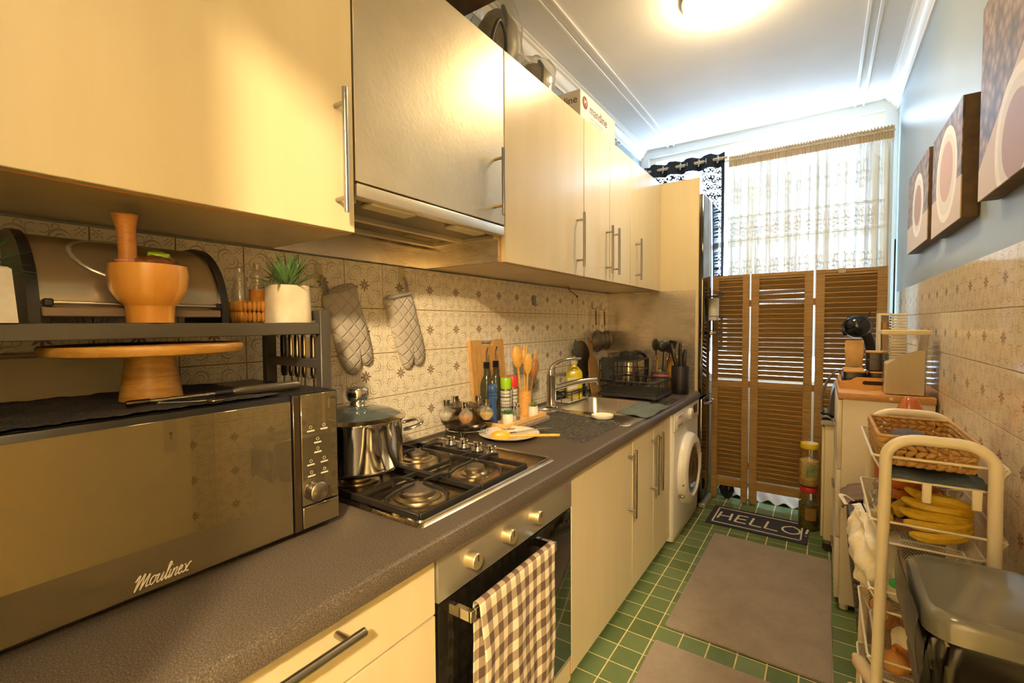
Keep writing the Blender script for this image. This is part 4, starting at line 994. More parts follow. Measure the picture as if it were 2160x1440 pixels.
# plate with a wooden spoon and a fork
t = T('serving_plate', 'white oval plate on the worktop beside the hob', 'plate')
b_ = new(); lathe(b_, [(0, .003), (.075, .003), (.083, .006), (.112, .016), (.115, .019), (.112, .0195), (.082, .0095), (0, .0065)], (.262, 1.418, ZT), 56, Rz(.95), sx=1.0, sy=1.0); obj('dish', b_, P('glossy_white_ceramic', 'efe6d6', .12), t)
t = spoon('wooden_spoon', 'yellow wooden spoon resting across the white plate', (.452, 1.465, ZT + .0235), (.252, 1.312, ZT + .026), .020, .075, woodmat('yellow_spoon_wood', 'd9991f', 'e8b040', .35, (8, 8, 8)), flat=.3)
t = T('fork', 'steel fork resting on the far side of the white plate', 'fork')
b_ = new(); tube(b_, smoothpts([(.372, 1.545, ZT + .024), (.330, 1.505, ZT + .0225), (.272, 1.450, ZT + .014)]), .0022, 6); obj('stem', b_, M_chrome, t)
b_ = new()
for q in (-1.5, -.5, .5, 1.5): tube(b_, [(.272 + q * .003, 1.450 - q * .003, ZT + .014), (.248 + q * .003, 1.426 - q * .003, ZT + .012)], .0012, 5)
obj('tines', b_, M_chrome, t)
# ---------------------------------------------------------------- sink
t = T('sink', 'inset steel sink with a main basin and a small side bowl', 'sink')
M_sinks = brushed('sink_steel', 'cdc6b8', .25, (40, 40, 1), .008)
bx0, bx1, by0, by1 = .115, .505, 2.02, 2.46
b_ = new()
def ringz(r, z): return r, z
outer = rrect(.045, .578, 1.835, 2.64, .03, 5); hole = rrect(bx0, bx1, by0, by1, .06, 5)
tb = bmesh.new()
vo = [tb.verts.new((x, y, ZT + .0035)) for x, y in outer]; vi = [tb.verts.new((x, y, ZT + .0025)) for x, y in hole]
N = len(vo)
for i in range(N): tb.faces.new([vo[i], vo[(i + 1) % N], vi[(i + 1) % N], vi[i]])
ve = [tb.verts.new((x, y, ZT + .0002)) for x, y in rrect(.041, .582, 1.831, 2.644, .03, 5)]
for i in range(N): tb.faces.new([ve[i], ve[(i + 1) % N], vo[(i + 1) % N], vo[i]])
prev = vi
for k, (ins, z) in enumerate(((.004, -.006), (.012, -.10), (.03, -.145), (.07, -.152))):
    cur = [tb.verts.new((x, y, ZT + z)) for x, y in rrect(bx0 + ins, bx1 - ins, by0 + ins, by1 - ins, max(.02, .06 - ins * .3), 5)]
    for i in range(N): tb.faces.new([prev[i], prev[(i + 1) % N], cur[(i + 1) % N], cur[i]])
    prev = cur
tb.faces.new(prev); merge(b_, tb); obj('basin', b_, M_sinks, t, ang=50)
b_ = new(); lathe(b_, [(.062, .0042), (.058, .0036), (.054, -.002), (.050, -.004), (0, -.0045)], (.145, 1.93, ZT + .004), 36, caps=False); obj('side_bowl', b_, M_sinks, t)
b_ = new(); lathe(b_, [(.035, .001), (.032, .004), (.01, .002), (0, .003)], (.31, 2.24, ZT - .152), 24); obj('drain', b_, M_chrome, t)
obj('front_rim', box(new(), .5795, .586, 1.84, 2.62, ZT + .0002, ZT + .004, .001, 1), M_chrome, t)
# mixer tap
t = T('mixer_tap', 'chrome kitchen mixer tap with a long spout behind the sink', 'tap')
c = (.100, 2.035, ZT + .0045)
b_ = new(); lathe(b_, [(.030, 0), (.030, .006), (.0265, .010), (.0235, .04), (.0235, .160), (.0245, .162)], c, 32); obj('body', b_, M_chrome, t)
b_ = new(); tube(b_, smoothpts([(.100, 2.035, ZT + .168), (.101, 2.037, ZT + .195), (.116, 2.055, ZT + .225), (.155, 2.10, ZT + .243), (.205, 2.16, ZT + .248)], 6), [.0245, .0243, .024, .0238, .0232, .0225, .0215, .020, .0185, .017, .016, .015, .014, .013, .012, .0115, .011, .0105, .010, .0095, .009, .0085, .008, .0075, .007][:25], 20, flat=.8); obj('lever', b_, M_chrome, t)
b_ = new(); tube(b_, smoothpts([(.105, 2.04, ZT + .095), (.16, 2.09, ZT + .118), (.225, 2.155, ZT + .134), (.272, 2.205, ZT + .138)], 6), [.016] * 6 + [.0145] * 6 + [.0135] * 7, 18); sp = obj('spout', b_, M_chrome, t)
b_ = new(); cyl(b_, (.270, 2.203, ZT + .136), (.274, 2.207, ZT + .112), .0125, 20); obj('aerator', b_, M_chrome, sp)
# lace mat beside the sink
def lm(u, v):
    x = .175 + .36 * u; y = 1.548 + .355 * v + (u - .5) * -.09
    if v > .97: y += scallop(u, 12, .010)
    if v < .03: y -= scallop(u, 12, .010)
    z = ZT + .0012
    if y > 1.828: z = ZT + .0052
    return (x, y, z + .0008 * math.sin(u * 40) * math.sin(v * 31))
S('lace_mat', grid(new(), lm, 80, 80, .0008), lace_mat('charcoal_lace', '2e2b28', 210, .72, '7a7266'), 'charcoal lace mat lying between the plate and the sink', 'lace mat')
b_ = new(); lathe(b_, [(0, 0), (.034, 0), (.041, .006), (.043, .016), (.041, .018), (.036, .012), (0, .010)], (.432, 1.905, ZT + .0062), 36, Rz(.6), sx=1.15, sy=.85); S('soap_dish', b_, M_wpot, 'small white oval dish on the lace at the edge of the sink', 'dish')
# grey cloth over the front rim
def cl(u, v):
    x = .435 + .165 * u; y = 2.06 + .36 * v - .05 * u; e = max(abs(u - .5), abs(v - .5)) * 2
    return (x, y, ZT + .009 + .003 * math.sin(v * 11 + u * 2) + .002 * math.sin(u * 13) - .003 * max(0, e - .8) * 5 * .2)
b_ = new(); grid(b_, cl, 30, 40, .004); S('dish_cloth', b_, P('slate_cloth', '66706c', .95, var='525b58', vs=60, bs=.5, bscale=260), 'slate grey microfibre cloth folded over the front rim of the sink', 'cloth')
# dish soap in a caddy
t = T('sink_caddy', 'black wire caddy for soap at the back of the sink', 'caddy')
q = (.038, .128, 2.175, 2.42); zc = ZT + .0048
obj('tray', box(new(), q[0], q[1], q[2], q[3], zc, zc + .004, .001, 1), P('caddy_tray_white', 'c9c2b4', .5), t)
b_ = new()
for z in (zc + .045, zc + .057): tube(b_, [(x, y, z) for x, y in rrect(q[0], q[1], q[2], q[3], .015, 4)], .0035, 6, True)
for x, y in ((q[0], 2.21), (q[0], 2.30), (q[0], 2.38), (q[1], 2.21), (q[1], 2.30), (q[1], 2.38), ((q[0] + q[1]) / 2, q[2]), ((q[0] + q[1]) / 2, q[3])): tube(b_, [(x, y, zc + .004), (x, y, zc + .057)], .003, 6)
obj('wire_frame', b_, M_blackm, t)
t = T('dish_soap_bottle', 'yellow dish soap bottle with a white label and yellow cap', 'bottle')
def soapsec(s_, z): return [((.081 + (x) * s_), 2.335 + y * s_, z) for x, y in rrect(-.024, .024, -.046, .046, .022, 5)]
tb = bmesh.new(); prev = None; zs = zc + .0045
for s_, z in ((.9, 0), (1, .006), (1, .13), (.92, .15), (.55, .172), (.32, .180), (.32, .19)):
    cur = [tb.verts.new(p) for p in soapsec(s_, zs + z)]
    if prev:
        for i in range(len(cur)): tb.faces.new([prev[i], prev[(i + 1) % len(cur)], cur[(i + 1) % len(cur)], cur[i]])
    else: tb.faces.new(cur)
    prev = cur
tb.faces.new(prev); RS = Tr(.081, 2.335, 0) @ Rz(R(-62)) @ Tr(-.081, -2.335, 0); bmesh.ops.transform(tb, matrix=RS, verts=tb.verts); obj('bottle', tb, P('yellow_soap', 'd9c61c', .12, coat=.4), t)
b_ = box(new(), .1052, .1062, 2.298, 2.352, zs + .02, zs + .115, .0005, 1); bmesh.ops.transform(b_, matrix=RS, verts=b_.verts); obj('label', b_, P('soap_label', 'e0d8b8', .5, var='cfc79a', vs=60), t)
obj('neck', box(new(), .067, .095, 2.319, 2.351, zs + .190, zs + .210, .003, 1), P('white_cap', 'e6dfcf', .4), t)
b_ = new(); lathe(b_, [(.009, .210), (.011, .218), (.007, .224), (.008, .230), (.005, .236), (0, .237)], (.081, 2.335, zs), 16); obj('cap', b_, P('yellow_cap', 'e0c01e', .35), t)
# frying pan and paddle board leaning behind, spatula
t = T('frying_pan', 'dark round pan lid leaning on the tiles behind the soap', 'pan')
b_ = new(); lathe(b_, [(0, .0), (.115, 0), (.120, .004), (.118, .008), (.10, .006), (0, .006)], (.016, 2.56, ZT + .205), 48, Ry(PI / 2 - .08)); obj('dish', b_, P('dark_nonstick', '39332e', .35, .3), t)
obj('prop_foot', box(new(), .012, .035, 2.54, 2.58, ZT, ZT + .09, .002, 1), M_blackm, t)
t = T('paddle_board', 'wooden paddle board with a holed handle leaning on the tiles', 'chopping board')
pol = [(.0, .0), (.12, 0), (.125, .12), (.118, .175), (.098, .21), (.080, .222), (.076, .24), (.076, .325), (.068, .34), (.052, .34), (.044, .325), (.044, .24), (.040, .222), (.022, .21), (.002, .175), (-.005, .12)]
ps = [(p.x, p.y) for p in smoothpts([(a, b2, 0) for a, b2 in pol], 3, True)]
b_ = new(); prism(b_, ps, .012, Matrix(((0, 0, 1, 0), (1, 0, 0, 0), (0, 1, 0, 0), (0, 0, 0, 1)))); MB_ = Tr(.070, 2.590, ZT + .003) @ Ry(-.14)
bmesh.ops.transform(b_, matrix=MB_, verts=b_.verts); pb = obj('board', b_, woodmat('paddle_wood', '9c7442', 'b38a55', .5, (3, 10, 2)), t)
b_ = new(); lathe(b_, [(.006, 0), (.010, .0), (.010, .001), (.006, .001)], (0, 0, 0), 20); bmesh.ops.transform(b_, matrix=MB_ @ Tr(.0121, .060, .312) @ Ry(PI / 2), verts=b_.verts); obj('hole_ring', b_, P('hole_ring_dark', '2d2018', .5), t)
t = T('spatula', 'blue-grey nylon spatula standing behind the dish soap', 'spatula')
b_ = new(); tube(b_, [(.040, 2.455, ZT + .006), (.034, 2.455, ZT + .24)], .005, 8); obj('handle', b_, M_black, t)
b_ = new(); sph(b_, (.032, 2.452, ZT + .285), .05, 16, 10, (.12, .55, 1)); obj('blade', b_, P('blue_grey_nylon', '4f5c66', .4), t)
# ---------------------------------------------------------------- dish rack
t = T('dish_rack', 'black two-tier wire dish rack on a drip tray beside the sink', 'dish rack')
dx0_, dx1_, dy0_, dy1_ = .155, .505, 2.475, 2.805; z0 = ZT + .005
obj('drip_tray', prism(new(), rrect(dx0_, dx1_, dy0_, dy1_, .02, 4), .016, Tr(0, 0, z0 + .008), .002), M_blackm, t)
for x in (dx0_ + .03, dx1_ - .03):
    for y in (dy0_ + .03, dy1_ - .03): obj('foot', cyl(new(), (x, y, z0), (x, y, z0 + .0085), .01), M_black, t)
b_ = new(); a0 = (dx0_ + .008, dx1_ - .008, dy0_ + .008, dy1_ - .008)
for z, r_ in ((z0 + .030, .0025), (z0 + .095, .005)): tube(b_, [(x, y, z) for x, y in rrect(*a0, .03, 4)], r_, 6, True)
for k in range(13):
    y = a0[2] + .025 + k * (a0[3] - a0[2] - .05) / 12
    tube(b_, [(a0[0], y, z0 + .095), (a0[0], y, z0 + .030), (a0[1], y, z0 + .030), (a0[1], y, z0 + .095)], .0017, 5)
for k in range(7):
    x = a0[0] + .03 + k * (a0[1] - a0[0] - .06) / 6
    for y in (a0[2], a0[3]): tube(b_, [(x, y, z0 + .03), (x, y, z0 + .095)], .0017, 5)
obj('lower_basket', b_, M_blackm, t)
b_ = new(); u0 = (a0[0], a0[0] + .20, a0[2], a0[3])
for z in (z0 + .21,): tube(b_, [(x, y, z) for x, y in rrect(u0[0], u0[1], u0[2], u0[3], .02, 4)], .0045, 6, True)
tube(b_, [(x, y, z0 + .15) for x, y in rrect(u0[0], u0[1], u0[2], u0[3], .02, 4)], .003, 6, True)
for x in (u0[0], u0[1]):
    for y in (u0[2] + .02, u0[3] - .02): tube(b_, [(x, y, z0 + .095), (x, y, z0 + .21)], .004, 6)
for row in (u0[0] + .05, u0[0] + .13):
    for k in range(11):
        y = u0[2] + .03 + k * .026
        tube(b_, smoothpts([(row, y, z0 + .21), (row, y, z0 + .245), (row + .012, y, z0 + .25), (row + .024, y, z0 + .245), (row + .024, y, z0 + .21)], 3), .0017, 5)
for k in range(9):
    y = u0[2] + .03 + k * .033; tube(b_, [(u0[0], y, z0 + .21), (u0[1], y, z0 + .21)], .0017, 5)
obj('upper_basket', b_, M_blackm, t)
t = T('cutlery_holder', 'dark grey slotted cutlery cup clipped to the dish rack', 'cutlery cup')
hx, hy = .235, 2.452; b_ = new()
for a in ((-.036, .036, -.014, -.012), (-.036, .036, .012, .014)):
    for z in range(7): box(b_, hx + a[0], hx + a[1], hy + a[2], hy + a[3], ZT + .110 + z * .018, ZT + .110 + z * .018 + (.013 if z < 5 else .018))
for a in (-.036, .034):
    box(b_, hx + a, hx + a + .002, hy - .014, hy + .014, ZT + .11, ZT + .236)
box(b_, hx - .012, hx + .012, hy - .0145, hy - .0118, ZT + .11, ZT + .236); box(b_, hx - .036, hx + .036, hy - .014, hy + .014, ZT + .108, ZT + .112)
obj('cup', b_, P('dark_grey_plastic', '2c2b2d', .45), t)
obj('clip', box(new(), hx - .02, hx + .02, hy + .0142, hy + .028, ZT + .09, ZT + .1, .001, 1), M_black, t)
# kettle, crock, knife block
t = T('kettle', 'steel electric kettle with a black handle against the steel panel', 'kettle')
c = (.195, 2.895, ZT)
b_ = new(); lathe(b_, [(.075, 0), (.075, .018), (.068, .022)], c, 36); obj('base', b_, M_black, t)
b_ = new(); lathe(b_, [(.070, .0225), (.072, .03), (.066, .14), (.060, .20), (.058, .215)], c, 40); obj('body', b_, P('kettle_steel', 'cfc8ba', .16, 1.0), t)
b_ = new(); lathe(b_, [(.059, .2155), (.058, .228), (.045, .242), (0, .247)], c, 36); obj('lid', b_, M_black, t)
b_ = new(); d0 = Vector((.86, .5, 0)); cc = Vector(c); tube(b_, smoothpts([cc + d0 * .045 + Vector((0, 0, .238)), cc + d0 * .085 + Vector((0, 0, .235)), cc + d0 * .112 + Vector((0, 0, .20)), cc + d0 * .115 + Vector((0, 0, .12)), cc + d0 * .10 + Vector((0, 0, .06)), cc + d0 * .072 + Vector((0, 0, .04))], 6), .013, 12); obj('handle', b_, M_black, t)
b_ = new(); d1 = -d0; tube(b_, [cc + d1 * .055 + Vector((0, 0, .19)), cc + d1 * .085 + Vector((0, 0, .215))], [.018, .010], 10); obj('spout', b_, MC['kettle_steel'], t)
t = T('utensil_crock', 'perforated steel crock with a pink band full of utensils', 'utensil crock')
c = (.398, 2.905, ZT); b_ = new(); lathe(b_, [(.048, 0), (.050, .003), (.050, .125), (.052, .128), (.047, .128), (.047, .006), (0, .006)], c, 36); ck = obj('pot', b_, M_steelBy, t)
b_ = new(); lathe(b_, [(.0508, .098), (.0508, .110)], c, 36, caps=False); obj('band', b_, P('pink_band_bright', 'c86a8a', .4), t)
b_ = new()
for k in range(16):
    a = 2 * PI * k / 16
    for z in (.114, .086): sph(b_, (c[0] + .0502 * math.cos(a), c[1] + .0502 * math.sin(a), ZT + z), .0032, 6, 5)
obj('perforations', b_, M_black, t)
def tool(label, dx, dy, tx, ty, L, kind, m):
    t = T('kitchen_utensil', label, 'utensil'); A = Vector((c[0] + dx, c[1] + dy, ZT + .012)); B = Vector((c[0] + tx, c[1] + ty, ZT + L)); d0 = (B - A).normalized()
    b_ = new(); tube(b_, [A, B], .0045, 8); obj('handle', b_, m, t); b_ = new()
    s_ = d0.cross(Vector((1, -.8, 0))).normalized(); n_ = s_.cross(d0); Q = Matrix(((s_.x, n_.x, d0.x, 0), (s_.y, n_.y, d0.y, 0), (s_.z, n_.z, d0.z, 0), (0, 0, 0, 1)))
    if kind == 'ladle': sph(b_, B + d0 * .03, .042, 20, 12, (1.05, .55, .85), Q)
    elif kind == 'spoon': sph(b_, B + d0 * .03, .036, 16, 10, (.75, .25, 1.1), Q)
    elif kind == 'loop': tube(b_, smoothpts([B, B + s_ * .010 + d0 * .02, B + d0 * .04, B - s_ * .010 + d0 * .02], 4, True), .003, 6, True)
    else: prism(b_, rrect(-.03, .03, 0, .08, .012, 3), .003, Tr(*B) @ Matrix(((s_.x, d0.x, n_.x, 0), (s_.y, d0.y, n_.y, 0), (s_.z, d0.z, n_.z, 0), (0, 0, 0, 1))))
    obj('head', b_, m, t)
tool('black nylon ladle standing in the steel crock', .012, -.015, .028, -.032, .255, 'ladle', P('black_nylon', '2b2825', .35))
tool('black nylon serving spoon behind the ladle in the steel crock', -.015, .01, -.028, -.004, .262, 'spoon', MC['black_nylon'])
tool('steel-handled peeler with an open loop in the steel crock', .02, .01, .040, -.010, .20, 'loop', M_tool)
tool('black slotted turner leaning out of the steel crock', .0, .02, .052, .022, .24, 'turner', MC['black_nylon'])
tool('yellow-handled utensil low in the steel crock', -.02, -.02, -.012, -.030, .19, 'loop', P('yellow_plastic', 'c9992e', .4))
t = T('cutting_board_stand', 'small orange wooden board standing behind the knife block', 'chopping board')
obj('board', box(new(), .420, .482, 2.975, 2.99, ZT + .0005, ZT + .205, .003), M_oak, t); obj('top_edge', box(new(), .416, .486, 2.972, 2.993, ZT + .2055, ZT + .220, .003), M_oak, t)
t = T('knife_block', 'round black knife block at the end of the worktop', 'knife block')
c = (.527, 2.865, ZT); b_ = new(); lathe(b_, [(.049, 0), (.051, .003), (.051, .165), (.049, .168), (.046, .168), (.046, .150), (0, .150)], c, 40); obj('block', b_, P('black_rubberised', '201f24', .42), t)
for k, (dx, dy, tx, ty, L, lb) in enumerate(((-.018, 0, -.052, -.01, .15, 'leaning far out'), (-.004, .02, -.006, .026, .155, 'upright at the back'), (.004, -.004, .004, -.004, .125, 'upright in the middle'), (.022, .004, .028, .006, .118, 'shortest'))):
    g = T('knife', 'black-handled knife in the knife block, %s' % lb, 'knife')
    A = Vector((c[0] + dx, c[1] + dy, ZT + .151)); B = Vector((c[0] + tx, c[1] + ty, ZT + .151 + L)); b_ = new(); tube(b_, [A, A.lerp(B, .15), A.lerp(B, .6), B], [.007, .009, .010, .0075], 10, flat=1.3); obj('grip', b_, MC['black_nylon'], g)
    b_ = new(); sph(b_, A.lerp(B, .75) + Vector((.009, -.004, 0)), .0022, 8, 6); obj('rivet', b_, M_chrome, g)
# strainers and hooks on the tiles
M_wire = P('wire_steel', '8d8272', .3, 1.0)
def mesh_mat():
    m, nt, b = mat('sieve_mesh'); x, y, z = xyz(nt); k = ((y + x) * 420).fract().lt(.42).mx((z * 420).fract().lt(.42)); nt.links.new(k.s, b.inputs['Alpha']); b.inputs['Base Color'].default_value = lin('7d7263'); b.inputs['Metallic'].default_value = .8; b.inputs['Roughness'].default_value = .4; return m
M_sieve = mesh_mat()
for k, (y, z) in enumerate(((2.765, 1.275), (2.905, 1.270))):
    h = T('wall_hook', ('clear wall hook holding the sieve farther from the steel panel', 'clear wall hook holding the sieve next to the steel panel')[k], 'hook')
    obj('plate', box(new(), .001, .004, y - .018, y + .018, z - .002, z + .042, .002, 1), P('clear_hook', 'd3c7ac', .2), h)
    b_ = new(); tube(b_, smoothpts([(.004, y - .014, z + .04), (.006, y - .014, z + .004), (.016, y - .006, z - .002), (.022, y + .010, z), (.024, y + .014, z + .012)]), .0022, 6); obj('prong', b_, M_wire, h)
    g = T('sieve', ('round wire sieve with a wooden handle, the one farther from the steel panel', 'round wire sieve with a wooden handle, close to the steel panel')[k], 'sieve')
    b_ = new(); tube(b_, [(.020, y + .006, z - .012), (.021, y + .008, z - .105)], [.0055, .0065], 8); obj('handle', b_, M_brownw, g)
    b_ = new(); tube(b_, [(.020, y + .006, z + .003), (.020, y + .006, z - .014)], .0022, 6); tube(b_, [(.021, y + .008, z - .104), (.023, y + .010, z - .138)], .0025, 6); r_ = .072 if k == 0 else .068
    cc = Vector((.028, y + .012, z - .138 - r_)); tube(b_, [cc + Vector((0, r_ * math.cos(a * PI / 16), r_ * math.sin(a * PI / 16))) for a in range(32)], .0024, 6, True); obj('rim', b_, M_wire, g)
    b_ = new(); lathe(b_, [(r_, 0), (r_ * .9, .018), (r_ * .6, .032), (0, .040)], cc, 28, Ry(PI / 2), caps=False); obj('mesh', b_, M_sieve, g)
h = T('wall_hook', 'grey adhesive wall hook with nothing on it, over the soap', 'hook'); obj('plate', box(new(), .001, .004, 2.015, 2.045, 1.275, 1.325, .004), P('grey_hook', '8f8c86', .3, .4), h)
b_ = new(); tube(b_, smoothpts([(.003, 2.03, 1.29), (.008, 2.03, 1.275), (.016, 2.032, 1.272), (.020, 2.034, 1.282)]), .0025, 6); obj('prong', b_, P('grey_hook', '8f8c86', .3, .4), h)
h = T('cup_hook', 'small metal cup hook screwed under the wall cabinets', 'hook'); b_ = new(); tube(b_, smoothpts([(.06, 2.30, ZU0 - .0005), (.062, 2.31, ZU0 - .02), (.072, 2.335, ZU0 - .035), (.083, 2.36, ZU0 - .05)]), .0025, 6); obj('shank', b_, M_brownw, h); b_ = new(); sph(b_, (.085, 2.363, ZU0 - .054), .006, 10, 8); obj('tip', b_, M_brownw, h)
# ---------------------------------------------------------------- louvred folding screen
M_lou = woodmat('louvre_wood', '93703f', 'ac8850', .5, (1.2, 6, 30), dark='76562c')
YS = 3.285
scr = T('louvred_screen', 'three-leaf louvred wooden folding screen standing in front of the window', 'screen')
rd = random.Random(4)
slat_cache = {}
for li, (x0, x1) in enumerate(((.628, .848), (.858, 1.190), (1.202, 1.535))):
    b_ = new(); st = .045 if li else .038
    for a in ((x0, x0 + st, .004, 1.487), (x1 - st, x1, .004, 1.487)): box(b_, a[0], a[1], YS, YS + .022, a[2], a[3], .0015, 1)
    for z0, z1 in ((1.452, 1.486), (.755, .800), (.095, .150)): box(b_, x0 + st, x1 - st, YS + .002, YS + .020, z0, z1, .001, 1)
    leaf = obj('leaf', b_, M_lou, scr)
    w_ = x1 - x0 - 2 * st
    key = round(w_, 3)
    if key not in slat_cache:
        o = obj('slat', box(new(), -w_ / 2, w_ / 2, -.0035, .0035, -.0185, .0185, .001, 1), M_lou, leaf); slat_cache[key] = o.data; bpy.data.objects.remove(o)
    for z0, n_, tlt in ((.812, 22, 40), (.160, 21, 24)):
        dz = (.630 if z0 > .5 else .585) / (n_ - 1)
        for k in range(n_):
            o = bpy.data.objects.new('slat', slat_cache[key]); COL.objects.link(o); o.parent = leaf
            o.location = ((x0 + x1) / 2, YS + .011, z0 + .016 + k * dz)
            o.scale = (1, 1, .94 if z0 > .5 else 1.0)
            o.rotation_euler = (R(tlt + rd.uniform(-2.5, 2.5)), R(rd.uniform(-.15, .15)), 0)
            if li == 1 and z0 > .5 and k in (16, 18): o.rotation_euler = (R(60), R(1.6 if k == 16 else -1.4), 0)
# hinge plates between leaves
for x in (.853, 1.196):
    for z in (1.30, .78, .25): obj('hinge', box(new(), x - .006, x + .006, YS - .001, YS + .004, z - .02, z + .02), M_brownw, scr)
obj('tape', box(new(), 1.31, 1.345, YS - .003, YS - .001, 1.462, 1.490, .0005, 1), P('masking_tape', 'b9ab90', .8), scr)
# ---------------------------------------------------------------- curtains
def noise_e(nt, s_): return E(nt, noise(nt, s_, 2, kind='UV'))
def sheer(name, thr, tint):
    """thin voile: lets light through, denser on its woven bands and motifs"""
    m, nt, b = mat(name); out = nt.nodes['Material Output']
    x, y, z = xyz(nt, 'UV')
    def motif(u, v, k):                      # scroll motif repeated along a band
        fu = (u * k).fract() - .5; fa = fu.ab()
        a = (dist(fa, v, .16, .10) - .10).ab().lt(.022); b2 = (dist(fa, v, .30, -.08) - .09).ab().lt(.02); c_ = (dist(fa, v, .05, -.16) - .07).ab().lt(.02)
        return a.mx(b2).mx(c_).mx(dist(fa, v, .0, .02).lt(.05)).mx(dist(fa, v, .30, .22).lt(.035))
    band = motif(x, (z * 0 + y - .63) * 6.5, 14) * (y - .63).ab().lt(.05)
    band2 = motif(x, (y - .435) * 6.0, 11) * (y - .435).ab().lt(.055)
    lines = ((y - .690).ab().lt(.003)).mx((y - .572).ab().lt(.003)).mx((y - .682).ab().lt(.0015)).mx((y - .580).ab().lt(.0015))
    paisley = motif(x, (y - .82) * 4.0, 9) * (y - .82).ab().lt(.09) * .66
    head = y.gt(.945)
    fn = E(nt, noise(nt, 1.0, 3, .6, coords(nt, 'UV', (34, .8, 1)))); open_ = ((fn - .38) * 4).sat()
    pat = band.mx(band2).mx(lines).mx(paisley).mn(1.0)
    d = node(nt, 'ShaderNodeBsdfDiffuse'); tr = node(nt, 'ShaderNodeBsdfTranslucent'); t = node(nt, 'ShaderNodeBsdfTransparent')
    col = mix(nt, head, 'e4dcc8', 'd2b788'); nt.links.new(col, d.inputs[0]); tr.inputs[0].default_value = lin('f2f3f0')
    ft = (open_ * .085 + .030) * (1 - pat * .72) * (1 - head * .9)
    m1 = node(nt, 'ShaderNodeMixShader'); nt.links.new(ft.s, m1.inputs[0]); nt.links.new(d.outputs[0], m1.inputs[1]); nt.links.new(tr.outputs[0], m1.inputs[2])
    fo = (open_ * .030 + .006) * (1 - pat) * (1 - head)
    m2 = node(nt, 'ShaderNodeMixShader'); nt.links.new(fo.s, m2.inputs[0]); nt.links.new(m1.outputs[0], m2.inputs[1]); nt.links.new(t.outputs[0], m2.inputs[2])
    nt.links.new(m2.outputs[0], out.inputs[0]); return m
M_sheer = sheer('white_voile', 0, 0)
YC = 3.63
cw = T('white_curtain', 'sheer white curtain with lace bands and a gathered beige heading', 'curtain')
def wc(u, v):
    x = .665 + .915 * u; f = .35 + .65 * min(1, (1 - v) * 6)
    y = YC + .020 * f * math.sin(u * 2 * PI * 17 + 1.4 * math.sin(u * 9)) + .008 * math.sin(u * 2 * PI * 41) * f
    z = 0.95 + 1.415 * v
    if v > .93: y = YC - .004 + .007 * math.sin(u * 2 * PI * 60); z += .006 * math.sin(u * 2 * PI * 55) * (v - .93) / .07
    return (x, y, z)
o = uvgrid('cloth', wc, 420, 50, 0, M_sheer); o.parent = cw
b_ = new(); cyl(b_, (.64, YC - .001, 2.335), (1.585, YC - .001, 2.335), .007); tag(obj('curtain_rod', b_, P('rod_white', 'd8cdb8', .4)), 'thin white curtain rod threaded through the sheer curtain heading', 'curtain rod')
def blacklace():
    m, nt, b = mat('black_lace_curtain'); x, y, z = xyz(nt, 'UV')
    wn = E(nt, noise(nt, 14, 2, kind='UV')) * .05; fu = ((x + wn) * 11).fract() - .5; fv = ((y + wn) * 24).fract() - .5; a = fu.ab()
    k = (dist(a, fv, .20, .12) - .16).ab().lt(.06); k = k.mx((dist(a, fv, .34, -.22) - .15).ab().lt(.055)).mx((dist(a, fv, .06, -.18) - .10).ab().lt(.05))
    k = k.mx(dist(a, fv, .0, .0).lt(.07)).mx(dist(a, fv, .45, .40).lt(.09)).mx((dist(a, fv, .20, .12)).lt(.05))
    hem = x.gt(.955).mx(y.gt(.93)).mx(x.lt(.02)); sc_ = (noise_e(nt, 5).gt(.60))
    k = (k * (1 - sc_ * .65)).mx(hem) ; k = k.mx(.12)
    nt.links.new(k.s, b.inputs['Alpha']); b.inputs['Base Color'].default_value = lin('23262c'); b.inputs['Roughness'].default_value = .9; return m
cb = T('black_curtain', 'black lace eyelet curtain gathered at the fridge side of the window', 'curtain')
def bc(u, v):
    x = .06 + .585 * u; y = 3.602 + .026 * math.sin(u * 2 * PI * 4.5 + .6) + .006 * math.sin(u * 60 + v * 4)
    return (x, y, 1.0 + 1.395 * v)
o = uvgrid('cloth', bc, 160, 60, 0, blacklace()); o.parent = cb
for k in range(9):
    u = (k + .5) / 9 - .03; b_ = new(); lathe(b_, [(.017, -.0015), (.026, -.0015), (.026, .0015), (.017, .0015)], (0, 0, 0), 20)
    bmesh.ops.transform(b_, matrix=Tr(.06 + .585 * u, 3.602, 2.35) @ Rz(R(62 if k % 2 else -62)) @ Rx(PI / 2) , verts=b_.verts); obj('eyelet', b_, P('eyelet_white', 'd9dde0', .3), cb)
b_ = new(); cyl(b_, (.02, 3.602, 2.352), (.66, 3.602, 2.352), .011); tag(obj('curtain_rod', b_, P('rod_wood', 'c9a878', .45)), 'pale wooden curtain rod carrying the black lace curtain', 'curtain rod')
b_ = new(); cyl(b_, (1.583, 3.50, .72), (1.583, 3.50, 1.66), .004); S('draw_rod', b_, M_black, 'thin black curtain draw rod hanging along the right wall', 'draw rod')
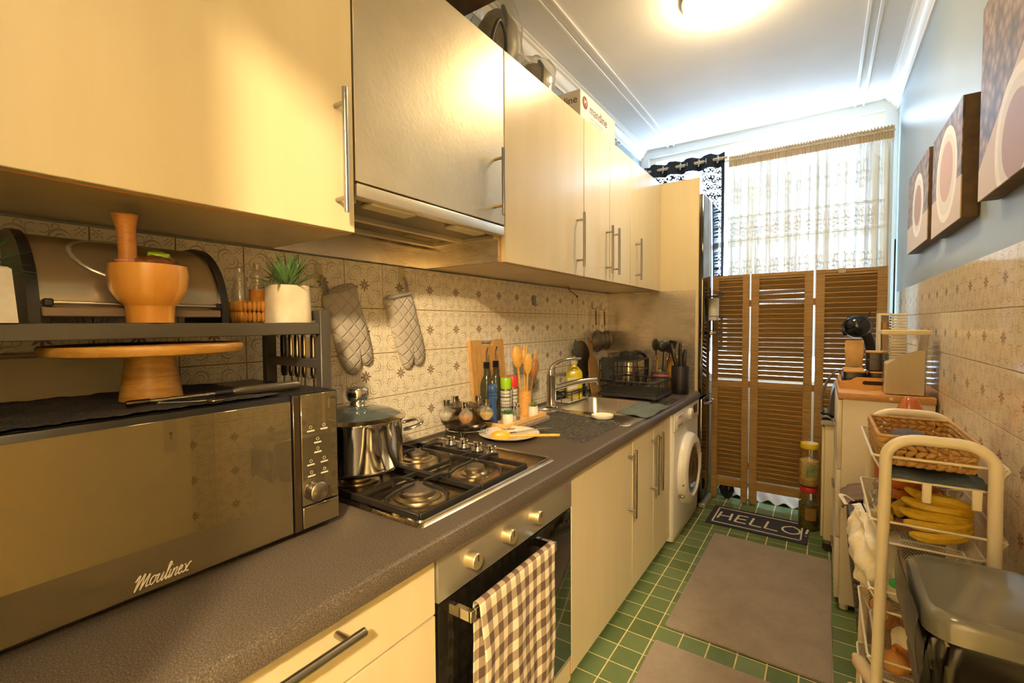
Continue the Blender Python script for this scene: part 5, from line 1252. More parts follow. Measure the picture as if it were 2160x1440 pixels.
# shapes seen under the screen: pale sheet and a black bag behind it
def sheet(u, v):
    x = .67 + .62 * u; y = 3.36 + .20 * v
    return (x, y, .012 + .07 * (1 - (2 * v - 1) ** 2) * (.6 + .4 * math.sin(u * 17)) + .012 * math.sin(u * 43 + v * 9))
b_ = new(); grid(b_, sheet, 70, 24, .003); S('crumpled_sheet', b_, P('cream_sheet', 'e0d6c2', .7, var='cfc4ae', vs=8), 'crumpled pale sheet lying on the floor behind the screen', 'sheet')
b_ = new(); sph(b_, (.72, 3.325, .055), .055, 22, 14, (.8, .35, 1)); jitter(b_, .014, 40, 2); S('black_bag', b_, P('black_polythene', '1b1a1c', .25), 'crumpled black plastic bag under the screen by the fridge', 'bag')
# magnetic rack on the fridge door
t = T('fridge_rack', 'black magnetic rack with shelves on the fridge door', 'rack')
fx = .6185; y0, y1 = 3.06, 3.27
obj('back_plate', box(new(), fx, fx + .004, y0, y0 + .012, 1.08, 1.41), M_blackm, t); obj('back_plate', box(new(), fx, fx + .004, y1 - .012, y1, 1.08, 1.41), M_blackm, t)
for z in (1.345, 1.19, 1.10):
    obj('shelf', box(new(), fx + .001, fx + .075, y0 + .012, y1 - .012, z, z + .003), M_blackm, t)
    b_ = new(); tube(b_, [(fx + .004, y0 + .012, z + .028), (fx + .076, y0 + .012, z + .028), (fx + .076, y1 - .012, z + .028), (fx + .004, y1 - .012, z + .028)], .0022, 5)
    for yy in (y0 + .012, y1 - .012): tube(b_, [(fx + .076, yy, z), (fx + .076, yy, z + .028)], .002, 5)
    obj('guard_rail', b_, M_blackm, t)
S('paper_roll', cyl(new(), (fx + .040, 3.10, 1.247), (fx + .040, 3.24, 1.247), .037, 28) if False else cyl(new(), (fx + .040, 3.16, 1.1935), (fx + .040, 3.16, 1.335), .032, 28), P('paper_white', 'd9d5cc', .8, bs=.1), 'white paper roll standing on the fridge rack', 'paper roll')
S('rolled_pin', cyl(new(), (fx + .040, 3.09, 1.1125), (fx + .040, 3.23, 1.1125), .009, 16), M_bamboo2, 'small pale wooden roll on the lowest fridge rack shelf', 'roll')
# ---------------------------------------------------------------- mats
def rug_mat(name, a, b_):
    m, nt, b = mat(name); f = noise(nt, 6, 5, .7); g = noise(nt, 400, 2)
    nt.links.new(mix(nt, E(nt, g) * .5, ramp(nt, f, [(.25, a), (.6, b_), (.78, a)]), b_), b.inputs['Base Color']); b.inputs['Roughness'].default_value = 1.0; b.inputs['Sheen Weight'].default_value = .3; bump(nt, b, g, .8, .004); return m
M_rug = rug_mat('taupe_pile', '77695c', '97887a')
def rug(name, label, x0, x1, y0, y1, h, m, rz=0):
    b_ = new(); prism(b_, rrect(x0, x1, y0, y1, .008, 2), h, None, .002); 
    bmesh.ops.transform(b_, matrix=Tr((x0 + x1) / 2, (y0 + y1) / 2, .0005) @ Rz(rz) @ Tr(-(x0 + x1) / 2, -(y0 + y1) / 2, 0), verts=b_.verts)
    return S(name, b_, m, label, 'mat')
rug('floor_mat', 'taupe pile floor mat lying nearest the doormat', .752, 1.287, 1.765, 2.712, .007, M_rug, R(-.5))
rug('floor_mat', 'taupe pile floor mat lying nearest the oven', .742, 1.275, .85, 1.668, .007, M_rug, 0)
t = T('doormat', 'navy doormat with a white border and the word HELLO!', 'doormat', (.938, 3.01 - .02, 0), R(-1.0))
b_ = new(); prism(b_, rrect(-.255, .255, -.150, .150, .004, 2), .006, Tr(0, 0, .0005), .0015); obj('pile', b_, P('navy_pile', '2a2c38', .98, var='353746', vs=300, bs=.6, bscale=400), t)
M_hello = P('cream_pile', 'd9cdb2', .95, bs=.4, bscale=300)
b_ = new(); e = [(-.222, -.118), (.222, -.118), (.222, .118), (-.222, .118)]
for (a, b2), (c_, d_) in zip(e, e[1:] + e[:1]): box(b_, min(a, c_) - .004, max(a, c_) + .004, min(b2, d_) - .004, max(b2, d_) + .004, .0055, .0075)
obj('border', b_, M_hello, t)
def hand(strk, o, s):
    b_ = new()
    for st in strk: p = smoothpts([Vector((o[0] + x * s, o[1] + y * s, .0068)) for x, y in st], 6) if len(st) > 2 else [Vector((o[0] + x * s, o[1] + y * s, .0068)) for x, y in st]; tube(b_, p, .0062, 6, flat=.25)
    return b_
HS = [[[(0, 0), (.05, 1)], [(.62, 0), (.60, 1)], [(0, .45), (.62, .52)]], [[(.08, 1), (0, 0)], [(.08, 1), (.55, 1)], [(.04, .5), (.5, .52)], [(0, 0), (.55, 0)]], [[(.08, 1), (0, 0)], [(0, 0), (.55, -.04)]], [[(.08, 1), (0, 0)], [(0, 0), (.6, -.06)]], [[(.4, 1), (.05, .7), (.05, .25), (.4, 0), (.75, .25), (.75, .7), (.45, 1)]], [[(.08, 1), (.02, .4)], [(0, .08), (.02, .12)]]]
xo = -.205
for k, L in enumerate(HS): obj('letter', hand(L, (xo, -.055), .108), M_hello, t); xo += (.094, .080, .076, .084, .112, .05)[k]
# ---------------------------------------------------------------- chest of drawers by the right wall
t = T('chest_of_drawers', 'white chest with a wooden top against the tiled right wall', 'chest')
CX0, CX1, CY0, CY1 = 1.298, 1.588, 2.262, 2.775
M_chest = P('cream_white_laminate', 'e6dcc8', .45)
obj('body', box(new(), CX0 + .012, CX1, CY0, CY1, .03, .868, .002), M_chest, t)
obj('top', box(new(), CX0 - .004, CX1 + .002, CY0 - .006, CY1 + .004, .869, .895, .003), woodmat('chest_top_wood', 'b98547', 'cc9a5c', .45, (4, 2, 10)), t)
for z0, z1 in ((.05, .30), (.303, .58), (.583, .865)): d = obj('drawer', box(new(), CX0 - .004, CX0 + .0115, CY0 + .002, CY1 - .002, z0, z1, .002), M_chest, t); obj('pull', box(new(), CX0 - .014, CX0 - .0045, CY0 + .20, CY0 + .31, (z0 + z1) / 2, (z0 + z1) / 2 + .012, .003), M_satin, d)
for x in (CX0 + .03, CX1 - .03):
    for y in (CY0 + .03, CY1 - .03): obj('foot', cyl(new(), (x, y, 0), (x, y, .03), .015), M_chest, t)
b_ = new(); cyl(b_, (1.46, CY0 - .0075, .882), (1.46, CY0 - .0055, .882), .006); obj('screw_cap', b_, M_wpot, t)
for z in (.55, .48): obj('label_tape', box(new(), CX0 - .0052, CX0 - .0042, CY0 + .003, CY0 + .05, z, z + .03), P('pale_tape', 'd5dadd', .6), t)
ZD = .8955
t = T('serving_tray', 'wooden serving tray with a cut-out grip on the white chest', 'tray')
tx0, tx1, ty0, ty1 = 1.302, 1.548, 2.40, 2.70
obj('base', box(new(), tx0, tx1, ty0, ty1, ZD, ZD + .006), M_bamboo, t)
for a in ((tx0, tx0 + .008, ty0, ty1), (tx1 - .008, tx1, ty0, ty1)): obj('long_side', box(new(), *a, ZD + .006, ZD + .032, .001, 1), M_bamboo, t)
for y in (ty0, ty1 - .008):
    b_ = new(); xm = (tx0 + tx1) / 2
    prof = [(tx0 + .008, 0), (tx1 - .008, 0), (tx1 - .008, .026), (xm + .085, .030), (xm + .065, .044), (xm - .065, .044), (xm - .085, .030), (tx0 + .008, .026)]
    prism(b_, prof, .008, Matrix(((1, 0, 0, 0), (0, 0, 1, y), (0, 1, 0, ZD + .006), (0, 0, 0, 1)))); e = obj('end_side', b_, M_bamboo, t)
    obj('grip_slot', prism(new(), rrect(xm - .045, xm + .045, .014, .030, .008, 4), .0090, Matrix(((1, 0, 0, 0), (0, 0, 1, y - .0005), (0, 1, 0, ZD + .006), (0, 0, 0, 1)))), P('slot_dark', '2b1c10', .8), e)
zt = ZD + .0065
M_tin = P('black_tin', '1f1d1c', .25, bs=.02)
for k, (x0, y0, z, s_, h, lb) in enumerate(((1.315, 2.425, zt, .080, .060, 'square black canister with a bamboo lid at the corner of the tray'), (1.402, 2.425, zt, .080, .060, 'square black canister with a bamboo lid under the stacked one'), (1.390, 2.428, zt + .0725, .076, .072, 'tall square black canister stacked on the others'), (1.315, 2.53, zt, .080, .060, 'square black canister with a bamboo lid at the back of the tray'))):
    g = T('canister', lb, 'canister')
    if k == 2: x0 = 1.392; y0 = 2.428
    b_ = new(); prism(b_, rrect(x0, x0 + s_, y0, y0 + s_, .014, 4), h, Tr(0, 0, z), .001); obj('tin', b_, M_tin, g)
    b_ = new(); prism(b_, rrect(x0 + .002, x0 + s_ - .002, y0 + .002, y0 + s_ - .002, .013, 4), .007, Tr(0, 0, z + h + .0005), .001); obj('lid', b_, M_bamboo, g)
    b_ = new(); tube(b_, [(x, y, z + h * .62) for x, y in rrect(x0 - .0005, x0 + s_ + .0005, y0 - .0005, y0 + s_ + .0005, .014, 4)], .001, 5, True); obj('rim_line', b_, M_black, g)
# flour container in front of it
t = T('flour_container', 'clear plastic container of flour with a cream lid on the white chest', 'container')
fx0, fx1, fy0, fy1 = 1.437, 1.566, 2.268, 2.392
b_ = new(); tb = bmesh.new(); prev = None
for s_, z in ((-.006, 0), (-.004, .004), (0, .20), (.003, .232)):
    cur = [tb.verts.new((x, y, ZD + z)) for x, y in rrect(fx0 - s_ * 1, fx1 + s_, fy0 - s_, fy1 + s_, .016, 4)]
    if prev: [tb.faces.new([prev[i], prev[(i + 1) % len(cur)], cur[(i + 1) % len(cur)], cur[i]]) for i in range(len(cur))]
    prev = cur
obj('box', tb, thinglass('clear_plastic', 'f3efe6', .18, .08, .06, 'e8e2d6'), t)
def flour(u, v): return (fx0 + .009 + (fx1 - fx0 - .018) * u, fy0 + .009 + (fy1 - fy0 - .018) * v, ZD + .118 + .055 * (1 - (1 - u) ** 1.6) * (1 - .2 * v) + .003 * math.sin(u * 30) * math.sin(v * 20))
tb = bmesh.new(); nu = 24; V = [[tb.verts.new(flour(i / nu, j / nu)) for j in range(nu + 1)] for i in range(nu + 1)]
for i in range(nu):
    for j in range(nu): tb.faces.new([V[i][j], V[i + 1][j], V[i + 1][j + 1], V[i][j + 1]])
ext = bmesh.ops.extrude_edge_only(tb, edges=[e for e in tb.edges if e.is_boundary]); vs = [g for g in ext['geom'] if isinstance(g, bmesh.types.BMVert)]
for v in vs: v.co.z = ZD + .004
tb.faces.new([v for v in sorted(vs, key=lambda q: math.atan2(q.co.y - (fy0 + fy1) / 2, q.co.x - (fx0 + fx1) / 2))]); obj('flour', tb, P('flour', 'eee2ca', .95, bs=.2, bscale=90), t)
b_ = new(); prism(b_, rrect(fx0 - .008, fx1 + .008, fy0 - .008, fy1 + .008, .02, 4), .016, Tr(0, 0, ZD + .233), .002); obj('lid', b_, P('cream_plastic', 'e6d7ab', .4), t)
# white slatted dispenser
t = T('capsule_dispenser', 'white ribbed dispenser with an open side behind the flour container', 'dispenser')
x0, y0 = 1.488, 2.545
z0 = zt
obj('case', box(box(box(new(), x0 - .045, x0 - .035, y0 + .06, y0 + .15, ZD + .045, ZD + .32), x0 - .035, x0 + .0, y0 + .06, y0 + .15, ZD + .31, ZD + .32), x0 - .035, x0, y0 + .145, y0 + .15, ZD + .045, ZD + .31), P('dispenser_white', 'e2dccb', .4), t)
for k in range(22): obj('rib', box(new(), x0, x0 + .055, y0 + .06, y0 + .13, ZD + .045 + k * .0125, ZD + .045 + k * .0125 + .010, .002, 1), MC['dispenser_white'], t)
obj('stand', box(new(), x0 - .045, x0 + .055, y0 + .06, y0 + .15, zt, ZD + .0445), MC['dispenser_white'], t)
obj('cup_stack', cyl(new(), (x0 - .018, y0 + .10, ZD + .0455), (x0 - .018, y0 + .10, ZD + .28), .015), P('kraft_cups', 'd0a468', .6), t)
# coffee bag
b_ = new(); tb = bmesh.new(); prev = None
for s_, dp, z in ((.030, .020, 0), (.034, .024, .02), (.033, .022, .10), (.036, .010, .15), (.034, .003, .19)):
    cur = [tb.verts.new((1.362 + x * s_ / .03, 2.66 + y * dp / .03, zt + z)) for x, y in rrect(-.03, .03, -.03, .03, .008, 3)]
    if prev: [tb.faces.new([prev[i], prev[(i + 1) % len(cur)], cur[(i + 1) % len(cur)], cur[i]]) for i in range(len(cur))]
    else: tb.faces.new(cur)
    prev = cur
tb.faces.new(prev); bmesh.ops.subdivide_edges(tb, edges=tb.edges[:], cuts=2, use_grid_fill=True); jitter(tb, .004, 45, 1)
t = T('coffee_bag', 'crumpled brown paper bag under the coffee machine head', 'bag'); obj('bag', tb, P('kraft_paper', 'c79f66', .7, var='ab8249', vs=30, bs=.3, bscale=60), t)
obj('label', box(new(), 1.352, 1.376, 2.6335, 2.6345, zt + .05, zt + .07), P('green_label', '5d7a35', .6), t); obj('red_strip', box(new(), 1.340, 1.384, 2.6335, 2.6345, zt + .012, zt + .026), P('red_label', 'b8452c', .6), t)
# white wheeled unit with grill and coffee machine
t = T('kitchen_trolley', 'narrow cream cabinet on black castors next to the screen', 'trolley')
UX0, UX1, UY0, UY1 = 1.245, 1.50, 2.800, 3.20
obj('body', box(new(), UX0 + .012, UX1, UY0, UY1, .065, .655, .003), P('cream_unit', 'ddd0ac', .5), t)
obj('top', box(new(), UX0 - .006, UX1, UY0 - .01, UY1, .656, .682, .004), P('grey_stone_top', 'b5b0a6', .5, var='8d8a82', vs=80), t)
obj('front_panel', box(new(), UX0, UX0 + .0115, UY0 + .004, UY1 - .004, .08, .645, .002), MC['cream_unit'], t)
for x in (UX0 + .03, UX1 - .03):
    for y in (UY0 + .03, UY1 - .03):
        b_ = new(); cyl(b_, (x, y - .010, .022), (x, y + .010, .022), .022, 16); obj('castor', b_, M_black, t); obj('castor_fork', box(new(), x - .012, x + .012, y - .013, y + .013, .040, .0648), M_satin, t)
def gw(u, v): return (UX0 - .008 + .05 * u, UY0 - .012 + .25 * v, .6835 + .020 * u * (1 - u) * 4 + .003 * math.sin(v * 30 + u * 9))
b_ = new(); grid(b_, gw, 10, 30, .003); S('grey_cloth', b_, P('speckled_grey_cloth', '70706e', .95, var='8d8c88', vs=200, bs=.5, bscale=200), 'speckled grey cloth on the top of the cream castor unit', 'cloth')
t = T('sandwich_grill', 'black and silver sandwich grill standing on edge on the cream castor unit', 'grill')
pol = [(.0, 0), (.010, .015), (.012, .06), (.016, .10), (.030, .15), (.052, .195), (.075, .222), (.082, .222), (.082, 0)]
MG = Matrix(((1, 0, 0, UX0 - .010), (0, 0, 1, UY0 + .02), (0, 1, 0, .7065), (0, 0, 0, 1)))
b_ = new(); prism(b_, [(x + .030, z) for x, z in pol], .20, MG, .003); obj('body', b_, M_black, t)
b_ = new(); tube(b_, smoothpts([Vector((UX0 - .010 + x, UY0 + .03, .7065 + z)) for x, z in ((.012, .01), (.006, .05), (.008, .10), (.022, .155), (.044, .20), (.072, .228))], 5), .006, 8, flat=1.0); obj('silver_edge', b_, M_satin, t)
b_ = new(); tube(b_, smoothpts([Vector((UX0 - .006 + x, UY0 + .03, .7065 + z)) for x, z in ((.004, .012), (.012, .006), (.030, .008))], 4), .012, 10); obj('handle', b_, M_black, t)
t = T('coffee_machine', 'black capsule coffee machine with a round overhanging head', 'coffee machine')
mx_, my_ = 1.412, 3.06
b_ = new(); lathe(b_, [(0, 0), (.075, 0), (.078, .006), (.076, .02), (.06, .028), (0, .03)], (mx_, my_, .683), 36); obj('base', b_, M_black, t)
b_ = new(); tube(b_, smoothpts([(mx_ + .045, my_ + .02, .71), (mx_ + .058, my_ + .02, .82), (mx_ + .052, my_ + .02, .95), (mx_ + .030, my_ + .01, 1.08), (mx_ - .005, my_, 1.15)], 6), [.030] * 8 + [.027] * 8 + [.025] * 9, 18); obj('neck', b_, M_black, t)
b_ = new(); sph(b_, (mx_ - .022, my_ - .01, 1.155), .064, 32, 20, (1.0, .85, .98)); obj('head', b_, P('black_gloss_plastic', '15161b', .14, coat=.4), t)
b_ = new(); tube(b_, [(mx_ - .022 + .0655 * math.cos(a * PI / 14) * 1.0, my_ - .045, 1.155 + .064 * math.sin(a * PI / 14) * .85) for a in range(28)], .0015, 5, True); obj('head_seam', b_, M_blackm, t)
b_ = new(); tube(b_, [(mx_ + .025, my_, 1.205), (mx_ + .034, my_, 1.232)], [.007, .003], 8); obj('lever', b_, M_black, t)
b_ = new(); tube(b_, [(mx_ - .062, my_, 1.13), (mx_ - .085, my_, 1.118)], [.026, .020], 16); obj('spout', b_, M_black, t)
# preserved vegetables in two stacked plastic jars
def jarfill(name, a, b_):
    m, nt, b = mat(name); v = node(nt, 'ShaderNodeTexVoronoi'); v.inputs['Scale'].default_value = 38; nt.links.new(coords(nt), v.inputs['Vector']); nt.links.new(ramp(nt, v.outputs['Distance'], [(.1, a), (.5, b_), (.9, a)]), b.inputs['Base Color']); b.inputs['Roughness'].default_value = .35; bump(nt, b, v.outputs['Distance'], .6, .006); return m
for k, (z, lid, fa, fb, lb) in enumerate(((.002, 'b83024', '5a5a20', '7d7430', 'large plastic jar of green pickles with a red lid standing on the floor'), (.250, 'e0c41e', 'c9a95e', 'e2cf9a', 'large plastic jar of pale pickled vegetables with a yellow lid on top of another jar'))):
    g = T('pickle_jar', lb, 'jar'); c = (1.188, 3.085, z)
    b_ = new(); lathe(b_, [(.044, 0), (.050, .008), (.051, .09), (.050, .15), (.046, .178), (.041, .195), (.040, .212)], c, 36, caps=False); obj('jar', b_, thinglass('jar_plastic', 'f2ecd8', .15, .05), g)
    b_ = new(); lathe(b_, [(0, .002), (.043, .003), (.048, .010), (.049, .09), (.048, .145), (0, .165 if k else .12)], c, 30); obj('contents', b_, jarfill('pickles_%d' % k, fa, fb), g)
    b_ = new(); lathe(b_, [(.0435, .213), (.0445, .216), (.0445, .238), (.042, .243), (0, .244)], c, 36); obj('lid', b_, P('lid_%d' % k, lid, .4), g)
    b_ = new(); a0 = R(-75)
    tb = bmesh.new(); n_ = 10
    rr = .0522; vs = [[tb.verts.new((c[0] + rr * math.cos(a0 - .55 + 1.1 * i / n_), c[1] + rr * math.sin(a0 - .55 + 1.1 * i / n_), z + zz)) for i in range(n_ + 1)] for zz in (.06, .13)]
    for i in range(n_): tb.faces.new([vs[0][i], vs[0][i + 1], vs[1][i + 1], vs[1][i]])
    bmesh.ops.solidify(tb, geom=tb.faces[:], thickness=.0006); obj('label', tb, P('jar_label_%d' % k, ('c9a45a', 'd9dcc0')[k], .6, var=('b98f48', '8aa03a')[k], vs=30), g)
# ---------------------------------------------------------------- slim wire trolley
M_wh = P('cream_white_tube', 'e6dcc6', .35)
tr = T('wire_trolley', 'slim white five-tier wire basket trolley along the tiled wall', 'trolley')
TX0, TX1, TY0, TY1 = 1.362, 1.540, 1.335, 1.715
for y in (TY0, TY1):
    b_ = new(); tube(b_, [Vector((TX0 - .012, y, .035)), Vector((TX0, y, .80))] + smoothpts([(TX0, y, .84), (TX0 + .004, y, .885), (TX0 + .035, y, .912), ((TX0 + TX1) / 2, y, .916), (TX1 - .035, y, .912), (TX1 - .004, y, .885), (TX1, y, .84)], 5) + [Vector((TX1, y, .80)), Vector((TX1 + .012, y, .035))], .0115, 14); obj('loop_frame', b_, M_wh, tr)
    for x in (TX0 - .012, TX1 + .012): b_ = new(); cyl(b_, (x - .008, y, .018), (x + .008, y, .018), .018, 14); obj('castor', b_, M_blackm, tr)
def wmesh():
    m, nt, b = mat('fine_wire_mesh'); x, y, z = xyz(nt); k = ((y + z) * 170).fract().lt(.26).mx(((y - z + x) * 170).fract().lt(.26)); nt.links.new(k.s, b.inputs['Alpha']); b.inputs['Base Color'].default_value = lin('ded4c0'); b.inputs['Roughness'].default_value = .4; return m
M_wm = wmesh()
TZ = (.868, .716, .550, .385, .212)
for z in TZ:
    r0 = (1.339, 1.563, TY0 - .030 + .045, TY1 + .030 - .045); r1 = (1.366, 1.536, TY0 + .030, TY1 - .030); h = .055
    r0 = (1.339, 1.563, TY0 + .0135, TY1 - .0135)
    b_ = new(); tube(b_, [(x, y, z) for x, y in rrect(*r0, .012, 3)], .0028, 6, True); tube(b_, [(x, y, z - h) for x, y in rrect(*r1, .012, 3)], .0028, 6, True)
    for (xa, ya), (xb, yb) in zip([(r0[0], r0[2]), (r0[0], r0[3]), (r0[1], r0[2]), (r0[1], r0[3])], [(r1[0], r1[2]), (r1[0], r1[3]), (r1[1], r1[2]), (r1[1], r1[3])]): tube(b_, [(xa, ya, z), (xb, yb, z - h)], .0025, 6)
    for x in (TX0, TX1):
        for y, yy in ((TY0, r0[2]), (TY1, r0[3])): tube(b_, [(x, y, z), (x, yy, z)], .003, 6)
    bk = obj('basket_wire', b_, M_wh, tr)
    tb = bmesh.new(); A = [tb.verts.new((x, y, z)) for x, y in ((r0[0], r0[2]), (r0[1], r0[2]), (r0[1], r0[3]), (r0[0], r0[3]))]; B = [tb.verts.new((x, y, z - h)) for x, y in ((r1[0], r1[2]), (r1[1], r1[2]), (r1[1], r1[3]), (r1[0], r1[3]))]
    for i in (1, 2, 3): tb.faces.new([A[i], A[(i + 1) % 4], B[(i + 1) % 4], B[i]])
    tb.faces.new(B); obj('mesh_side', tb, M_wm, bk, smooth=False)
for x in (1.435, 1.515): obj('basket_clip', box(new(), x - .008, x + .008, TY0 + .006, TY0 + .012, .775, .82, .002, 1), M_wh, tr)
# seagrass basket on tier one
t = T('seagrass_basket', 'braided seagrass basket on the top tier of the trolley', 'basket')
M_sea = P('seagrass', 'c39a58', .6, var='9c7438', vs=70, bs=.6, bscale=130)
b0 = (1.358, 1.520, 1.385, 1.655); zb0 = .848
obj('base', box(new(), b0[0] + .008, b0[1] - .008, b0[2] + .008, b0[3] - .008, zb0 - .008, zb0 - .003), M_sea, t)
b_ = new(); rd = random.Random(8)
for row in range(5):
    z = zb0 + row * .0128; ex = row * .0012
    pts = rrect(b0[0] - ex, b0[1] + ex, b0[2] - ex, b0[3] + ex, .012, 2); Lx = []
    per = [Vector((x, y, 0)) for x, y in pts]; per.append(per[0])
    acc = 0
    for p, q in zip(per, per[1:]):
        L = (q - p).length; n_ = max(1, int(L / .017))
        for k in range(n_):
            m_ = p.lerp(q, (k + .5) / n_); d0 = (q - p).normalized(); a = math.atan2(d0.y, d0.x)
            sph(b_, (m_.x, m_.y, z), .0115, 8, 6, (1.05, .5, .52), Rz(a) @ Ry(.5 if (row % 2) else -.5))
obj('braid', b_, M_sea, t)
b_ = new(); tube(b_, [(x, y, zb0 + .061) for x, y in rrect(b0[0] - .005, b0[1] + .005, b0[2] - .005, b0[3] + .005, .012, 3)], .0045, 8, True); obj('rim', b_, M_sea, t)
b_ = new(); sph(b_, (1.425, 1.52, zb0 + .027), .062, 26, 14, (.72, 1.5, .42)); jitter(b_, .004, 30, 4); S('knitted_slipper', b_, P('grey_knit', '5c5860', .95, var='454148', vs=120, bs=.8, bscale=200), 'grey knitted slipper lying in the seagrass basket', 'slipper')
def tw(u, v):
    x = 1.362 + .176 * u; y = 1.352 + .012 + .30 * v; return (x, y, .826 + .006 * math.sin(u * 9 + v * 3) * (1 - v) + .0015 * math.sin(v * 40) - .006 * max(0, .15 - v) * 6)
b_ = new(); grid(b_, tw, 30, 30, .010); jitter(b_, .0015, 60, 5); S('folded_towel', b_, P('blue_grey_towel', '46525c', .97, var='56636c', vs=60, bs=.6, bscale=300), 'blue-grey towel folded under the seagrass basket', 'towel')
# fruit on tier two
zt2 = TZ[1] - .052
t = T('fruit_crate', 'small black plastic crate of oranges in the second trolley basket', 'crate')
c0 = (1.385, 1.515, 1.545, 1.682); b_ = new()
box(b_, c0[0], c0[1], c0[2], c0[3], zt2, zt2 + .003)
for k in range(9):
    for (xa, ya, xb, yb) in ((c0[0], c0[2], c0[1], c0[2]), (c0[0], c0[3], c0[1], c0[3])): x = xa + (xb - xa) * k / 8; box(b_, x - .003, x + .003, ya - .001, ya + .001, zt2, zt2 + .05)
    for x in (c0[0], c0[1]): y = c0[2] + (c0[3] - c0[2]) * k / 8; box(b_, x - .001, x + .001, y - .003, y + .003, zt2, zt2 + .05)
for zz in (zt2 + .02, zt2 + .046): tube(b_, [(c0[0], c0[2], zz), (c0[1], c0[2], zz), (c0[1], c0[3], zz), (c0[0], c0[3], zz)], .0028, 5, True)
obj('crate', b_, M_black, t)
M_or = P('orange_peel', 'd9721c', .45, var='e08a2a', vs=20, bs=.25, bscale=260)
OL = ('orange at the crate corner by the window side', 'orange at the crate corner by the tiled wall', 'orange in the middle of the crate', 'orange at the front corner of the crate', 'orange at the front of the crate next to the bananas', 'orange sitting on top of the others', 'orange on top of the heap next to its twin')
for k, (x, y, z) in enumerate(((1.415, 1.650, 0), (1.485, 1.652, 0), (1.450, 1.613, .004), (1.413, 1.577, 0), (1.487, 1.577, 0), (1.428, 1.617, .044), (1.475, 1.622, .046))):
    g = T('orange', OL[k], 'orange'); b_ = new(); sph(b_, (x, y, zt2 + .036 + z), .0315, 20, 14, (1, 1, .93)); obj('fruit', b_, M_or, g)
    b_ = new(); lathe(b_, [(.003, .0285), (.0025, .031), (0, .0315)], (x, y, zt2 + .036 + z), 8); obj('stem_end', b_, M_leafd, g)
def banana_mat():
    m, nt, b = mat('spotted_banana'); f = noise(nt, 34, 5, .75, coords(nt, 'Object', (.6, 1.6, 2.2)))
    nt.links.new(ramp(nt, f, [(.30, '3a260c'), (.37, 'c09a20'), (.6, 'd9b832')]), b.inputs['Base Color']); b.inputs['Roughness'].default_value = .45; return m
M_ban = banana_mat()
BL = ('outermost in the hand, lying lowest', 'second from the bottom of the hand', 'in the middle of the hand', 'second from the top of the hand', 'topmost in the hand', 'short one apart from the hand, beside the crate', 'short one by the trolley post')
def banana(k, pts, r=.017):
    g = T('banana', 'ripe spotted banana, ' + BL[k], 'banana'); p = smoothpts(pts, 5); n_ = len(p)
    b_ = new(); tube(b_, p, [r * min(1, .35 + 2.6 * min(i / (n_ - 1), 1 - i / (n_ - 1)) ** .8) for i in range(n_)], 7); obj('fruit', b_, M_ban, g)
    d0 = (p[0] - p[1]).normalized(); b_ = new(); tube(b_, [p[0], p[0] + d0 * .016], [.006, .005], 7); obj('stalk', b_, P('banana_stalk', '6a5520', .6), g)
for k in range(5):                                   # a hand: stalks meet at the crown, fruit fans out and curves round
    f = (k - 2) / 2; cr = Vector((1.534, 1.515 - .006 * k, zt2 + .040 + .007 * k))
    tip = Vector((1.398 + .016 * abs(f), 1.395 + .018 * k, zt2 + .018 + .0215 * k)); mid = cr.lerp(tip, .5) + Vector((.020, -.050, -.006 + .004 * k))
    q1 = cr.lerp(mid, .55) + Vector((.008, -.012, 0)); q2 = mid.lerp(tip, .55) + Vector((-.002, -.012, -.002))
    banana(k, [cr + (q1 - cr) * .12, q1, mid, q2, tip], .0132)
banana(5, [(1.398, 1.505, zt2 + .018), (1.412, 1.522, zt2 + .036), (1.440, 1.532, zt2 + .046), (1.470, 1.530, zt2 + .030)], .018)
banana(6, [(1.378, 1.42, zt2 + .02), (1.372, 1.445, zt2 + .032), (1.375, 1.475, zt2 + .036), (1.385, 1.505, zt2 + .022)], .018)
M_film = thinglass('clear_film', 'f5f2ea', .35, .12, .10, 'f0ece2')
b_ = new(); sph(b_, (1.378, 1.565, zt2 + .046), .034, 30, 20, (.55, 1.4, 1.1)); jitter(b_, .016, 55, 6); S('plastic_film', b_, M_film, 'crumpled clear plastic wrap beside the oranges', 'plastic wrap')
# tier three: shopping bag and packets
def bagmat():
    m, nt, b = mat('white_polythene'); f = noise(nt, 14, 3); out = b
    nt.links.new(mix(nt, E(nt, f) * .3, 'ece6d8', 'd8d0c0'), b.inputs['Base Color']); b.inputs['Roughness'].default_value = .3; b.inputs['Transmission Weight'].default_value = 0; bump(nt, b, noise(nt, 30, 4, .6, dist_=1.5), .6, .01); return m
M_poly = bagmat()
zt3 = TZ[2] - .052
t = T('shopping_bag', 'white plastic shopping bag with a green leaf print hanging over the trolley side', 'bag')
def bagf(u, v):
    a = 2 * PI * u; h = v
    r_ = .052 + .022 * math.sin(PI * min(1, h * 1.15)) - .030 * max(0, h - .72) / .28
    x = 1.335 + .020 * h * (1 - h) * 2 + r_ * 1.0 * math.cos(a) * .72 + .032 * (1 - h); y = 1.515 + r_ * 1.9 * math.sin(a)
    k = .006 * math.sin(a * 5 + h * 9) + .004 * math.sin(a * 9 - h * 14)
    return (x + k, y + k, zt3 + .004 + .185 * h)
tb = bmesh.new(); prev = None
for j in range(31):
    cur = [tb.verts.new(bagf(i / 72, j / 30)) for i in range(72)]
    if prev: [tb.faces.new([prev[i], prev[(i + 1) % 72], cur[(i + 1) % 72], cur[i]]) for i in range(72)]
    else: tb.faces.new(cur)
    prev = cur
tb.faces.new(prev); jitter(tb, .008, 30, 9); obj('bag', tb, M_poly, t, ang=80)
